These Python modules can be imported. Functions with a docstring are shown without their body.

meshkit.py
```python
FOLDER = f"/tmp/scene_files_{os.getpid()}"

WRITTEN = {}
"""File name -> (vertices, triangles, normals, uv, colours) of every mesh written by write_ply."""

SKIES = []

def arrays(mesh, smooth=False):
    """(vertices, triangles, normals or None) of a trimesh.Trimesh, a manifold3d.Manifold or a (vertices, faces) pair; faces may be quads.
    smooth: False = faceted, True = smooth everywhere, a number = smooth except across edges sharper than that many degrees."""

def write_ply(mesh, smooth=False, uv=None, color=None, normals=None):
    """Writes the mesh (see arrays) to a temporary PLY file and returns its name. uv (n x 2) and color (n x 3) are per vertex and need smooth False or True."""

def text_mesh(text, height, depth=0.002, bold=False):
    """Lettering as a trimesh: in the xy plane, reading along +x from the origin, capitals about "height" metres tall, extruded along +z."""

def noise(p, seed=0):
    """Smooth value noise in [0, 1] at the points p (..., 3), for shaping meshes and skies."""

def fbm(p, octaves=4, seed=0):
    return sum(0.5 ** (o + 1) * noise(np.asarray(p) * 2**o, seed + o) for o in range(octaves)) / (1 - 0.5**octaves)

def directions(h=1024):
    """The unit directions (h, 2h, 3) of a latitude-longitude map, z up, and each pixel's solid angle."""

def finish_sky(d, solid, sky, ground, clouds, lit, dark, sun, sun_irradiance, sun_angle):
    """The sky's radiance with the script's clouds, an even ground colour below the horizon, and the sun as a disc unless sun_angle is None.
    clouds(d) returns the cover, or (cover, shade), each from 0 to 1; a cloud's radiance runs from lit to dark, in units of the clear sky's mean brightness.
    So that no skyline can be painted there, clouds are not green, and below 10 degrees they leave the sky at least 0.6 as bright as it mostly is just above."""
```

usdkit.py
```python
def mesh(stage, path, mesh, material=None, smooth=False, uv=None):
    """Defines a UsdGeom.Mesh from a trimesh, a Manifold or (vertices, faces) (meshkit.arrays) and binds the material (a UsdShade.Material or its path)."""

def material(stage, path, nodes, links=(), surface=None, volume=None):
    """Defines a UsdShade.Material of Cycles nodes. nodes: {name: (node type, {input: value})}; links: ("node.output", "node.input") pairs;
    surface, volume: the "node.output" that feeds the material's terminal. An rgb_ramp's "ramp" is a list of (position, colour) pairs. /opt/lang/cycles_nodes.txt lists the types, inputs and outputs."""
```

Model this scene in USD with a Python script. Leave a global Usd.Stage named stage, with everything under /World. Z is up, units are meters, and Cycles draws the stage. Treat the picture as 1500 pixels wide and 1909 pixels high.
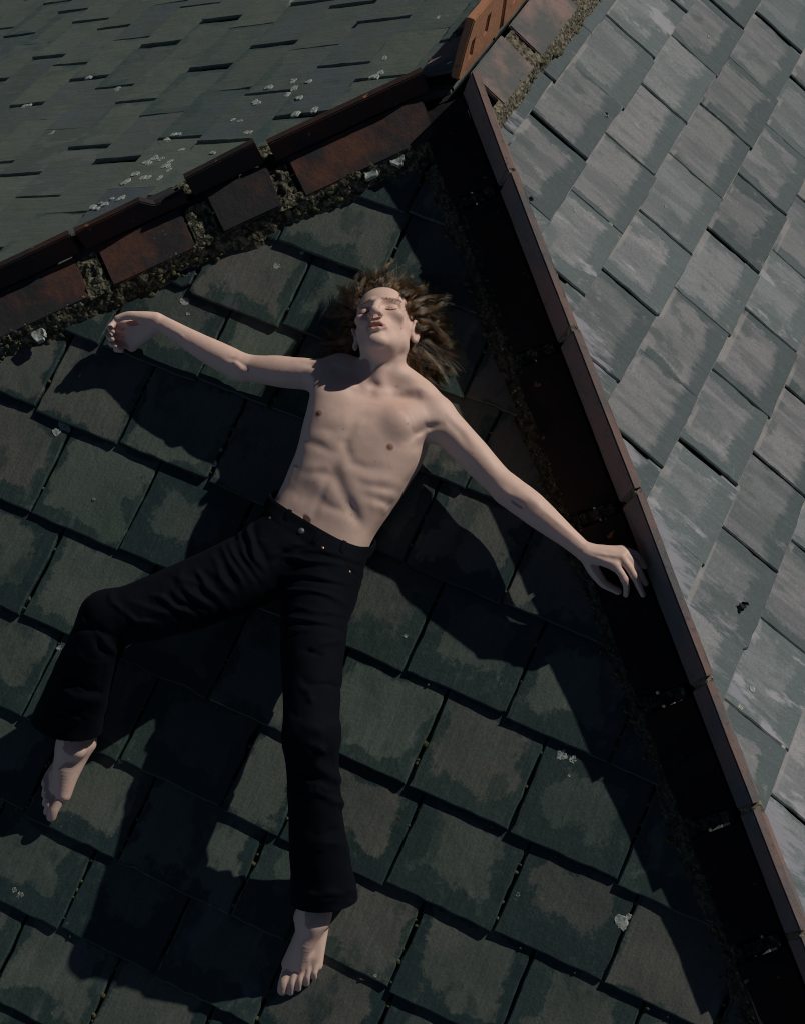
import math, random
import numpy as np
import trimesh, shapely, shapely.affinity, shapely.geometry as sg, manifold3d
import usdkit, meshkit
from meshkit import noise, fbm
from pxr import Usd, UsdGeom, UsdLux, UsdShade, Sdf, Gf, Vt

stage = Usd.Stage.CreateInMemory()
UsdGeom.SetStageUpAxis(stage, UsdGeom.Tokens.z)
UsdGeom.SetStageMetersPerUnit(stage, 1.0)
UsdGeom.Xform.Define(stage, '/World')
UsdGeom.Scope.Define(stage, '/World/Looks')
stage.SetDefaultPrim(stage.GetPrimAtPath('/World'))

# ------------------------------------------------------------------ camera
APEX = np.array([0.0, 0.0, 6.0])                     # where the three ridges meet
CR = np.array([[0.902416, 0.4233, 0.080393], [0.369465, -0.664229, -0.649842], [-0.221678, 0.616131, -0.755805]])
u_, _, v_ = np.linalg.svd(CR); CR = u_ @ v_
CT = np.array([0.148127, -1.145323, 4.364661])
FPX = 2993.6; CEN = np.array([750.0, 954.5])
CPOS = -CR.T @ CT                                     # relative to the apex
cam = UsdGeom.Camera.Define(stage, '/World/camera')
rt, dn, fw = CR
m4 = Gf.Matrix4d(*[float(x) for x in (*rt, 0, *(-dn), 0, *(-fw), 0, *(CPOS + APEX), 1)])
cam.AddTransformOp().Set(m4)
cam.CreateHorizontalApertureAttr(36.0); cam.CreateVerticalApertureAttr(36.0 * 1024 / 804)
cam.CreateFocalLengthAttr(36.0 * FPX / 1500)
cam.CreateClippingRangeAttr(Gf.Vec2f(0.1, 500))
EXPOSURE = -0.88
cam.CreateExposureAttr(EXPOSURE)

# ------------------------------------------------------------------ sun and sky
SUN = np.array([0.4004, 0.5546, 0.7291]); SUN /= np.linalg.norm(SUN)
SUN_I, SKY_S = 1.25, 0.05
sky = UsdLux.DomeLight.Define(stage, '/World/sky')
skm = usdkit.material(stage, '/World/Looks/sky', {
    't': ('sky_texture', {'sky_type': 'single_scattering', 'sun_disc': False, 'air_density': 0.38, 'aerosol_density': 0.15, 'sun_elevation': float(np.arcsin(SUN[2])), 'sun_rotation': float(np.arctan2(SUN[0], SUN[1]))}),
    'b': ('background_shader', {'strength': SKY_S})}, [('t.color', 'b.color')], surface='b.background')
UsdShade.MaterialBindingAPI.Apply(sky.GetPrim()).Bind(skm)
sky.GetPrim().SetCustomDataByKey('kind', 'structure')
sky.GetPrim().SetCustomDataByKey('label', 'clear daylight sky above the roof'); sky.GetPrim().SetCustomDataByKey('category', 'sky')
sun = UsdLux.DistantLight.Define(stage, '/World/sun')
sun.CreateAngleAttr(0.5); sun.CreateIntensityAttr(SUN_I); sun.CreateNormalizeAttr(True); sun.CreateColorAttr(Gf.Vec3f(1.0, 0.95, 0.89))
sun.AddTransformOp().Set(Gf.Matrix4d().SetRotate(Gf.Rotation(Gf.Vec3d(0, 0, 1), Gf.Vec3d(*map(float, SUN)))))

# ------------------------------------------------------------------ frames of the three slopes
P_, Q_ = 0.5365516, 0.5053810
EX, TY, UZ = np.eye(3)
dA = np.array([0, -math.cos(P_), -math.sin(P_)]); dC = np.array([math.cos(Q_), 0, -math.sin(Q_)]); dB = np.array([-math.cos(Q_), 0, -math.sin(Q_)])
nA = np.cross(EX, -dA); nC = np.cross(TY, -dC); nB = np.cross(-TY, -dB)
r_ = math.tan(P_) / math.tan(Q_)
hR = np.array([r_, -1, -math.tan(P_)]); hR /= np.linalg.norm(hR)
hL = hR * [-1, 1, 1]
FA = np.array([EX, -dA, nA]); FC = np.array([TY, -dC, nC]); FB = np.array([-TY, -dB, nB])   # rows: along the course, up the slope, outward

def project(P):
    c = np.asarray(P, float) @ CR.T + CT
    return CEN + FPX * c[..., :2] / c[..., 2:]

def on_plane(px, w=0.0, F=FA):
    """the point of the slope with frame F (height w above it) seen at photograph pixel px, in that frame"""
    d = np.concatenate([(np.asarray(px, float) - CEN) / FPX, np.ones(np.shape(px)[:-1] + (1,))], -1) @ CR
    d, o = d @ F.T, F @ CPOS
    w = np.asarray(w, float)
    s = (w - o[2]) / d[..., 2]
    return o + s[..., None] * d

# ------------------------------------------------------------------ small helpers
NAMES = {}
def path_of(name, parent=None):
    base = (str(parent.GetPath()) if parent is not None else '/World') + '/' + name
    k = NAMES.get(base, 0); NAMES[base] = k + 1
    return base if k == 0 else f'{base}_{k:03d}'

def tag(o, label=None, cat=None, group=None, kind=None):
    p = o.GetPrim()
    for k, v in (('label', label), ('category', cat), ('group', group), ('kind', kind)):
        if v: p.SetCustomDataByKey(k, v)
    return p

def thing(name, label, cat, loc=(0, 0, 0), group=None, kind=None):
    x = UsdGeom.Xform.Define(stage, path_of(name)); x.AddTranslateOp().Set(Gf.Vec3d(*map(float, loc)))
    return tag(x, label, cat, group, kind)

def primvar(m, name, val, interp='vertex'):
    val = np.asarray(val, np.float32)
    ty = Sdf.ValueTypeNames.Float3Array if val.ndim == 2 else Sdf.ValueTypeNames.FloatArray
    pv = UsdGeom.PrimvarsAPI(m).CreatePrimvar(name, ty, interp)
    pv.Set(Vt.Vec3fArray.FromNumpy(val) if val.ndim == 2 else Vt.FloatArray.FromNumpy(val))

def obj(name, mesh, mat, parent=None, smooth=False, **pv):
    m = usdkit.mesh(stage, path_of(name, parent), mesh, mat, smooth=smooth)
    for k, v in pv.items(): primvar(m, k, v)
    return m.GetPrim()

class Graph:
    def __init__(self, name): self.name, self.nodes, self.links = name, {}, []
    def __call__(self, kind, **inp):
        k = f'n{len(self.nodes)}'; clean = {}
        for a, v in inp.items():
            if isinstance(v, str) and '.' in v and v.split('.')[0] in self.nodes: self.links.append((v, f'{k}.{a}'))
            else: clean[a] = v
        self.nodes[k] = (kind, clean); return k
    def math(self, op, a, b=0.0, c=0.0, clamp=False): return self('math', math_type=op, value1=a, value2=b, value3=c, use_clamp=clamp) + '.value'
    def mix(self, f, a, b, t='mix'): return self('mix_color', blend_type=t, fac=f, a=a, b=b) + '.result'
    def step(self, v, lo, hi, a=0.0, b=1.0): return self('map_range', range_type='smoothstep', value=v, from_min=lo, from_max=hi, to_min=a, to_max=b, clamp=True) + '.result'
    def noise(self, vec, scale, detail=3, rough=0.55, out='fac', **k): return self('noise_texture', vector=vec, scale=scale, detail=detail, roughness=rough, **k) + '.' + out
    def scale(self, vec, s): return self('mapping', vector=vec, scale=s) + '.vector'
    def done(self, surf): return usdkit.material(stage, '/World/Looks/' + self.name, self.nodes, self.links, surface=surf)

# ------------------------------------------------------------------ materials
def slate_material(name, dark, pa, pb, moss, streak, rim, rough, white=0.0, tailband=False, edge=None):
    g = Graph(name)
    loc = g('attribute', attribute='loc') + '.vector'         # x from the left edge, x to the right edge, y from the tail (m)
    uvw = g('attribute', attribute='uvw') + '.vector'         # along the course, up the slope, slate number
    rnd = g('attribute', attribute='rnd') + '.vector'
    L = g('separate_xyz', vector=loc); R = g('separate_xyz', vector=rnd)
    xl, xr, y = L + '.x', L + '.y', L + '.z'; r1, r2, r3 = R + '.x', R + '.y', R + '.z'
    side = g.math('minimum', xl, xr)
    e = g.math('minimum', g.math('multiply', side, 1.35), g.math('minimum', y, g.math('multiply', g.math('subtract', 0.262, y), 1.5)))
    big = g.noise(uvw, 9, 3, 0.6); mid = g.noise(g.scale(uvw, (2.2, 0.5, 1)), 22, 4, 0.65); fine = g.noise(g.scale(uvw, (1, 1, 1)), 160, 4, 0.7)
    str_ = g.noise(g.scale(uvw, (90, 5.5, 1)), 1.0, 4, 0.7)
    e2 = g.math('add', e, g.math('multiply', g.math('subtract', big, 0.5), 0.11 if tailband else 0.20))
    e2 = g.math('add', e2, g.math('multiply', g.math('subtract', mid, 0.5), 0.035))
    e2 = g.math('add', e2, g.math('multiply', g.math('subtract', fine, 0.5), 0.030))
    e2 = g.math('add', e2, g.math('multiply', g.math('subtract', str_, 0.5), streak))
    e2 = g.math('add', e2, g.math('multiply', g.math('subtract', r1, 0.55), 0.085))
    patch = g.math('multiply', g.step(e2, rim - 0.003, rim + 0.016), g.step(g.noise(g.scale(uvw, (1.3, .8, 1)), 6.5, 4, .6), .36, .44, .35, 1))
    if tailband:                                               # algae keeps to the damp tail
        t = g.math('add', y, g.math('add', g.math('multiply', g.math('subtract', str_, 0.5), 0.055), g.math('multiply', g.math('subtract', big, 0.5), 0.07)))
        patch = g.math('multiply', g.math('maximum', patch, g.step(r2, .3, .8, 0, .2)), g.step(t, .046, .072))
    pc = g.mix(r2, pa, pb)
    pc = g.mix(g.step(g.noise(uvw, 5, 2), 0.35, 0.7, 0, 0.45), pc, moss)
    if tailband: pc = g.mix(g.step(g.noise(g.scale(uvw, (14, 2.2, 1)), 1.0, 3, .6), .45, .6, 0, .42), pc, (0.062, 0.085, 0.084))
    if name.endswith('back'): dark = g.mix(g.step(r3, .2, .8), dark, g.mix(r1, pb, pa))
    dk = g.mix(g.step(r3, 0.1, 0.9, 0, 0.15 if tailband else 0.5), dark, moss)
    dk = g.mix(g.step(g.noise(uvw, 30, 4, 0.7), 0.52, 0.72, 0, 0.08 if tailband else 0.35), dk, pa)
    col = g.mix(g.math('multiply', patch, g.step(r1, 0.0, 0.5, 0.55 if not tailband else 0.75, 1.0)), dk, pc)
    col = g.mix(0.6, col, g.mix(1.0, col, g('rgb_ramp', fac=str_, ramp=[(0.3, (0.8,) * 3), (0.5, (1.0,) * 3), (0.7, (1.15,) * 3)]) + '.color', 'multiply'))
    col = g.mix(0.55, col, g.mix(1.0, col, g('rgb_ramp', fac=fine, ramp=[(0.3, (0.6,) * 3), (0.5, (1.0,) * 3), (0.72, (1.45,) * 3)]) + '.color', 'multiply'))
    if tailband:
        tone = g.step(r3, 0, 1, .84, 1.26); col = g.mix(1.0, col, g('combine_color', r=tone, g=tone, b=tone) + '.color', 'multiply')
        col = g.mix(g.step(g.noise(g.scale(uvw, (1.6, .9, 1)), 26, 5, .65), .52, .66, 0, .35), col, (0.10, 0.125, 0.125))
        col = g.mix(g.step(g.noise(g.scale(uvw, (1.2, .9, 1)), 13, 5, .7, w=1.0), .60, .70, 0, .5), col, (0.30, 0.285, 0.28))
    # old grey-white lime and lichen film, with its own ragged shape
    if tailband:                                               # lime washed out of the mortar beside the hip
        S = g('separate_xyz', vector=uvw); hx, hy = [float(q) for q in (FC @ hR)[:2]]
        dh = g.math('absolute', g.math('subtract', g.math('multiply', S + '.x', hy), g.math('multiply', S + '.y', hx)))
        lime = g.step(g.math('subtract', g.math('add', g.noise(g.scale(uvw, (2.6, .6, 1)), 11, 6, .7), g.math('multiply', g.math('subtract', r2, .5), .35)), g.math('multiply', dh, 1.25)), .40, .52, 0, .75)
        col = g.mix(lime, col, (0.29, 0.285, 0.32))
    wh = g.step(g.math('add', g.noise(g.scale(uvw, (2.0, 0.7, 1)), 7, 5, 0.65), g.math('multiply', g.math('subtract', r3, 0.5), 0.3)), 0.68, 0.76, 0, white)
    col = g.mix(wh, col, (0.33, 0.33, 0.35))
    speck = g.step(g.noise(uvw, 55, 2, 0.5), 0.74, 0.79, 0, 0.35)
    col = g.mix(speck, col, (0.22, 0.24, 0.2))
    if edge: col = g.mix(g.math('multiply', g.step(y, .193, .200), g.step(g.noise(uvw, 6, 3), .50, .56, 0, .5)), col, edge)  # pale head band: lime deposit plus the tail's sunlit line painted wider
    if edge: col = g.mix(g.math('multiply', g.step(y, .0035, .0015), g.step(big, .35, .5)), col, edge)  # tail face tinted pale, sunlight on the edge put into its colour
    h = g.math('add', g.math('multiply', fine, 0.25), g.math('multiply', str_, 0.5))
    h = g.math('add', h, g.math('multiply', g.noise(g.scale(uvw, (18, 9, 1)), 1.0, 4, 0.6), 1.2))
    nb = g('bump', height=h, strength=0.4 if tailband else 0.55, distance=0.005) + '.normal'
    rr = g.math('add', rough, g.math('multiply', g.math('subtract', fine, 0.5), 0.2))
    return g.done(g('principled_bsdf', base_color=col, roughness=rr, specular_ior_level=0.2 if tailband else 0.5, normal=nb) + '.BSDF')

M = {}
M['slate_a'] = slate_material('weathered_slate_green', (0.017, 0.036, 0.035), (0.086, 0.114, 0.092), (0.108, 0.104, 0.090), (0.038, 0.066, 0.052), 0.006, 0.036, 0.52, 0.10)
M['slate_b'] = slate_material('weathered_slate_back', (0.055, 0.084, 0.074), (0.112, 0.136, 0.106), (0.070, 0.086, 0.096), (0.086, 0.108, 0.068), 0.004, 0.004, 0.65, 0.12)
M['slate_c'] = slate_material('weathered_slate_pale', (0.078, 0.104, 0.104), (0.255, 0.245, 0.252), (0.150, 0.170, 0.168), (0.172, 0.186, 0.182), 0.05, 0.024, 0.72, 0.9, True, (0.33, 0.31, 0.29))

def plain(name, col, rough=0.8, spec=0.3):
    g = Graph(name); return g.done(g('principled_bsdf', base_color=col, roughness=rough, specular_ior_level=spec) + '.BSDF')
M['deck'] = plain('roof_underlay', (0.02, 0.021, 0.02), 0.9)

def clay_material(name, base, soot, sootiness):
    g = Graph(name); pos = g('geometry') + '.position'
    a = g.noise(pos, 7, 5, 0.65); b = g.noise(pos, 60, 4, 0.7); c = g.noise(pos, 2.3, 3, 0.6)
    f = g.step(g.math('add', g.math('multiply', a, 0.7), g.math('multiply', c, 0.5)), sootiness - 0.08, sootiness + 0.1)
    col = g.mix(f, base, soot)
    col = g.mix(g.step(b, 0.55, 0.72, 0, 0.7), col, g.mix(0.5, soot, (0.03, 0.025, 0.022)))
    col = g.mix(g.step(g.noise(pos, 25, 3, 0.6), 0.68, 0.74, 0, 0.8), col, (0.40, 0.15, 0.07))
    col = g.mix(g.step(g.noise(pos, 90, 2), 0.72, 0.78, 0, 0.4), col, (0.25, 0.25, 0.22))
    nb = g('bump', height=g.math('add', g.math('multiply', a, 0.4), g.math('multiply', b, 0.6)), strength=0.5, distance=0.006) + '.normal'
    return g.done(g('principled_bsdf', base_color=col, roughness=0.85, specular_ior_level=0.25, normal=nb) + '.BSDF')
M['clay'] = clay_material('old_terracotta', (0.115, 0.052, 0.035), (0.036, 0.034, 0.036), 0.555)
M['clay_sooty'] = clay_material('sooty_terracotta', (0.034, 0.020, 0.016), (0.014, 0.013, 0.013), 0.55)  # clay darkened to deepen the shade on the right hip's near wings
M['clay_worn'] = clay_material('worn_terracotta', (0.215, 0.145, 0.125), (0.13, 0.128, 0.126), 0.60)
M['clay_dark'] = clay_material('dark_terracotta', (0.045, 0.022, 0.017), (0.022, 0.019, 0.018), 0.60)  # shade of the left fins' unlit faces put into the clay colour
M['clay_orange'] = clay_material('bright_terracotta', (0.36, 0.17, 0.09), (0.24, 0.11, 0.065), 0.72)
M['clay_grey'] = clay_material('greyed_terracotta', (0.24, 0.165, 0.145), (0.10, 0.105, 0.10), 0.60)

def mortar_material(name, base, dark):
    g = Graph(name); pos = g('geometry') + '.position'
    a = g.noise(pos, 55, 5, 0.7); b = g.noise(pos, 16, 3, 0.6); c = g('voronoi_texture', vector=pos, scale=95.0) + '.distance'
    col = g.mix(g.step(a, 0.42, 0.62), dark, base)
    col = g.mix(g.step(b, 0.5, 0.7, 0, 0.6), col, dark)
    col = g.mix(g.step(g.noise(pos, 120, 3), 0.62, 0.72, 0, 0.7), col, (0.36, 0.34, 0.24))
    nb = g('bump', height=g.math('add', a, g.math('multiply', c, 0.7)), strength=0.9, distance=0.012) + '.normal'
    return g.done(g('principled_bsdf', base_color=col, roughness=0.95, specular_ior_level=0.15, normal=nb) + '.BSDF')
M['mortar'] = mortar_material('lichened_mortar', (0.22, 0.205, 0.13), (0.035, 0.036, 0.026))
M['mortar_dark'] = mortar_material('mossy_mortar', (0.075, 0.075, 0.055), (0.016, 0.018, 0.015))  # the same mortar in a darker tone, for the right hip
M['mortar_pale'] = mortar_material('dry_mortar', (0.27, 0.24, 0.17), (0.10, 0.09, 0.065))

def lichen_material():
    g = Graph('pale_lichen'); pos = g('geometry') + '.position'
    a = g.noise(pos, 140, 3, 0.7)
    col = g.mix(g.step(a, 0.4, 0.62), (0.22, 0.25, 0.22), (0.44, 0.47, 0.42))
    return g.done(g('principled_bsdf', base_color=col, roughness=0.95, specular_ior_level=0.1, normal=g('bump', height=a, strength=0.3, distance=0.002) + '.normal') + '.BSDF')
M['lichen'] = lichen_material()

# ------------------------------------------------------------------ the roof
roof = thing('slate_roof', 'hipped roof of weathered grey green slates with terracotta ridge tiles meeting at one point', 'roof', APEX)

def W2(F, p): return np.asarray(p, float) @ F          # frame coordinates -> apex relative world

def deck(F, tri, name='roof_slope'):
    v = np.array([[*p, -0.012] for p in tri] + [[*p, -0.16] for p in tri]) @ F
    n = len(tri); f = [[0, i, i + 1] for i in range(1, n - 1)] + [[n, n + i + 1, n + i] for i in range(1, n - 1)]
    for i in range(n): j = (i + 1) % n; f += [[i, n + i, n + j], [i, n + j, j]]
    return obj(name, (v, np.array(f)), M['deck'], roof)

def ab_of(vec, F): c = F @ vec; return c[:2] / np.linalg.norm(c[:2])
LEN = 4.6
hRa = (FA @ hR)[:2]; hLa = (FA @ hL)[:2]; hRc = (FC @ hR)[:2]; hLb = (FB @ hL)[:2]
slopeA = deck(FA, [(0, 0), hLa * LEN, hRa * LEN])
slopeB = deck(FB, [(0, 0), np.array([-3.5, 0]), np.array([-3.5, (hLb * LEN)[1]]), hLb * LEN])
slopeC = deck(FC, [(0, 0), hRc * LEN, np.array([3.5, (hRc * LEN)[1]]), np.array([3.5, 0])])
tag(slopeA, 'hip end slope of dark green slates where the person lies')
tag(slopeB, 'far slope of mossy slates beyond the row of dark ridge tiles')
tag(slopeC, 'sunlit slope of pale grey slates')

def slate_mesh(poly, x0, x1, y0, expo, F, rng, num, th=0.010, ragged=0.003, lift=0.0, twist=0.0):
    """one slate: outline poly in slope coordinates, tail at y0; wedge that rests on the course below; chipped edges"""
    ring = poly.exterior.segmentize(0.022)
    c = np.array(ring.coords)[:-1]
    if not poly.exterior.is_ccw: c = c[::-1]
    # chipped outline
    nn = np.roll(c, -1, 0) - np.roll(c, 1, 0); nn = np.stack([nn[:, 1], -nn[:, 0]], 1); nn /= np.linalg.norm(nn, axis=1, keepdims=True) + 1e-9
    k = fbm(np.c_[c * 30, np.full(len(c), num * 1.7)], 3, seed=num % 97) - 0.5
    bite = np.clip(fbm(np.c_[c * 11, np.full(len(c), num * 3.1)], 2, seed=5) - 0.66, 0, 1)
    c = c + nn * (k * 2 * ragged - bite * 0.03)[:, None]
    cen = c.mean(0)
    inn = c - nn * 0.0035
    def top(q):
        t = np.clip((q[:, 1] - y0) / expo, -0.1, 1.4)
        return 0.003 + th * (1 - t) + lift * (1 - t) + twist * (q[:, 0] - (x0 + x1) / 2) / 0.28 * (1 - np.clip(t, 0, 1)) + (fbm(np.c_[q * 14, np.full(len(q), num)], 2) - .5) * 0.003
    zt = top(inn); zo = top(c) - 0.0035; zb = top(c) - th * 0.95
    z_m = top(cen[None])[0]
    n = len(c)
    mid = cen + (inn - cen) * 0.55; zm = top(mid)
    V = np.vstack([np.c_[cen[None], [[z_m]]], np.c_[mid, zm], np.c_[inn, zt], np.c_[c, zo], np.c_[c, zb]])
    f = []
    i = np.arange(n); j = (i + 1) % n
    f.append(np.c_[np.zeros(n, int), 1 + i, 1 + j])
    for r in range(3):
        a, b = 1 + r * n, 1 + (r + 1) * n
        f.append(np.c_[a + i, b + i, b + j]); f.append(np.c_[a + i, b + j, a + j])
    f = np.vstack(f)
    loc = np.c_[V[:, 0] - x0, x1 - V[:, 0], V[:, 1] - y0]
    uvw = np.c_[V[:, :2], np.full(len(V), num * 0.37)]
    return V @ F, f, loc, uvw

COUNT = [0]
def add_slate(slope, F, x0, x1, y0, expo, clip, mat, rng, head=0.055, th=0.010, ragged=0.003, gap=0.003, extra=None, rnd=None, tw=.002):
    p = sg.box(x0 + gap, y0, x1 - gap, y0 + expo + head)
    if rng.random() < .14:                                      # a broken corner
        cw, chh = rng.uniform(.012, .045), rng.uniform(.01, .035); left = rng.random() < .5
        xa = x0 if left else x1; p = p.difference(sg.Polygon([(xa - .01, y0 - .01), (xa + (cw if left else -cw), y0 - .01), (xa - .01 if left else xa + .01, y0 + chh)]))
    p = shapely.affinity.rotate(p, rng.uniform(-.7, .7), origin=((x0 + x1) / 2, y0 + expo))
    p = p.intersection(clip)
    if extra is not None: p = p.intersection(extra)
    if p.is_empty: return
    if p.geom_type != 'Polygon': p = max(p.geoms, key=lambda q: q.area)
    if p.area < 0.0015: return
    w = np.array(p.exterior.coords); px = project(np.c_[w, np.full(len(w), .01)] @ F)
    if px[:, 0].max() < -140 or px[:, 0].min() > 1640 or px[:, 1].max() < -140 or px[:, 1].min() > 2050: return
    COUNT[0] += 1
    V, f, loc, uvw = slate_mesh(p, x0, x1, y0, expo, F, rng, COUNT[0], th=th * rng.uniform(.85, 1.2), ragged=ragged, lift=rng.uniform(0, .002), twist=rng.uniform(-tw, tw))
    r = [rng.random(), rng.random(), rng.random()] if rnd is None else rnd
    obj('slate', (V, f), M[mat], slope, smooth=35 and False, loc=loc, uvw=uvw, rnd=np.tile(r, (len(V), 1)))

def half_plane_clip(ha, hb):
    """region of a slope between two rays from the apex"""
    return sg.Polygon([(0, 0), tuple(ha * 9), tuple(hb * 9)])

rng = random.Random(7)
# front (hip end) slope: tail lines and joints as in the photograph
clipA = half_plane_clip(hLa, hRa).buffer(-0.035, join_style=2)
rowsA = [(-0.372, [0.02]), (-0.575, [-0.28, 0.031]), (-0.791, [-0.45, -0.169, 0.10, 0.366]), (-1.012, [-0.61, -0.315, -0.096, 0.19, 0.47]),
         (-1.248, [-0.975, -0.701, -0.443, -0.168, 0.118, 0.402, 0.672]), (-1.505, [-1.12, -0.85, -0.581, -0.31, -0.03, 0.245, 0.517, 0.793, 1.072]),
         (-1.762, [-1.03, -0.75, -0.475, -0.2, 0.083, 0.36, 0.638, 0.909, 1.194, 1.46]), (-1.995, [-0.92, -0.63, -0.352, -0.064, 0.231, 0.395, 0.685, 0.969, 1.253, 1.53]),
         (-2.218, [-0.8, -0.52, -0.235, 0.041, 0.363, 0.52, 0.792, 1.078, 1.36, 1.64]), (-2.432, [-0.58, -0.3, -0.022, 0.25, 0.53, 0.81, 1.1, 1.38]),
         (-2.648, [-0.39, -0.115, 0.154, 0.42, 0.7, 0.98, 1.26]), (-2.86, [-0.25, 0.02, 0.29, 0.57, 0.85, 1.13]), (-3.07, [-.1, .16, .44, .72, 1.0])]
prev = -0.2
for y0, js in rowsA:
    js = [js[0] - 0.285, js[0] - .57][::-1] + js + [js[-1] + 0.28, js[-1] + 0.56]
    for a, b in zip(js[:-1], js[1:]):
        add_slate(slopeA, FA, a, b, y0 + rng.uniform(-.008, .008), prev - y0, clipA, 'slate_a', rng, th=0.0115, ragged=0.0045, gap=0.0035)
    prev = y0
# sunlit right slope: half bond of 0.295 m slates
clipC = half_plane_clip(hRc, np.array([1.0, 0])).buffer(-0.03, join_style=2)
rowsC = [(-0.2, .0), (-0.408, 1), (-0.601, 0), (-0.812, 1), (-1.024, 0), (-1.239, 1), (-1.447, 0), (-1.66, 1), (-1.872, 0), (-2.085, 1), (-2.29, 0)]
prev = -0.03
for y0, odd in rowsC:
    for k in range(-9, 9):
        a = 0.012 + 0.2955 * k + (0.135 if odd else 0) + rng.uniform(-.008, .008)
        b = a + 0.2955
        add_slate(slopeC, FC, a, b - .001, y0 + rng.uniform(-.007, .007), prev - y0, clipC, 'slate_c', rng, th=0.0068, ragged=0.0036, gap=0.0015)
    prev = y0
# far slope
clipB = half_plane_clip(np.array([-1.0, 0]), hLb).buffer(-0.03, join_style=2)
prev, odd, rowsB = -0.03, 0, []
y0 = -0.21
while y0 > -3.6:
    off = rng.uniform(-.03, .03)
    for k in range(-9, 6):
        a = 0.29 * k + (0.145 if odd else 0) + off + rng.uniform(-.015, .015)
        add_slate(slopeB, FB, a, a + 0.288, y0 + rng.uniform(-.008, .008), prev - y0, clipB, 'slate_b', rng, th=0.0135, ragged=0.004, gap=0.0055, tw=.006)
    prev, odd = y0, 1 - odd; rowsB.append(y0)
    y0 -= 0.213

print('slates', COUNT[0])

# ------------------------------------------------------------------ ridge tiles: two wings and a standing fin, bedded in mortar
def roughen(m, amp, freq, seed=0, size=0.014):
    v, f = trimesh.remesh.subdivide_to_size(m.vertices, m.faces, size)
    m = trimesh.Trimesh(v, f); m.merge_vertices()
    n = m.vertex_normals
    m.vertices = m.vertices + n * ((fbm(m.vertices * freq, 3, seed) - .5) * 2 * amp)[:, None]
    return m

def prism(poly, th):
    """shapely polygon extruded to thickness th centred on zero, with eased edges"""
    r = min(0.003, th * .2)
    cs = manifold3d.CrossSection([np.array(q.coords)[:-1] for q in [poly.exterior, *poly.interiors]], manifold3d.FillRule.EvenOdd)
    a = cs.extrude(th - 2 * r).translate([0, 0, -(th / 2 - r)])
    b = cs.offset(-r, manifold3d.JoinType.Miter).extrude(th).translate([0, 0, -th / 2])
    m = (a + b).to_mesh()
    t = trimesh.Trimesh(m.vert_properties[:, :3], m.tri_verts); t.merge_vertices()
    return t

class Hip:
    def __init__(s, h, F1, F2):
        s.h = h
        s.up = UZ - (UZ @ h) * h; s.up /= np.linalg.norm(s.up)
        s.lat = np.cross(h, s.up)
        s.sides = []
        for F in (F1, F2):
            n = F[2]; p = np.cross(n, h); p /= np.linalg.norm(p)
            # p must point into the slope: downhill
            if p @ UZ > 0: p = -p
            s.sides.append((p, n))

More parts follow.
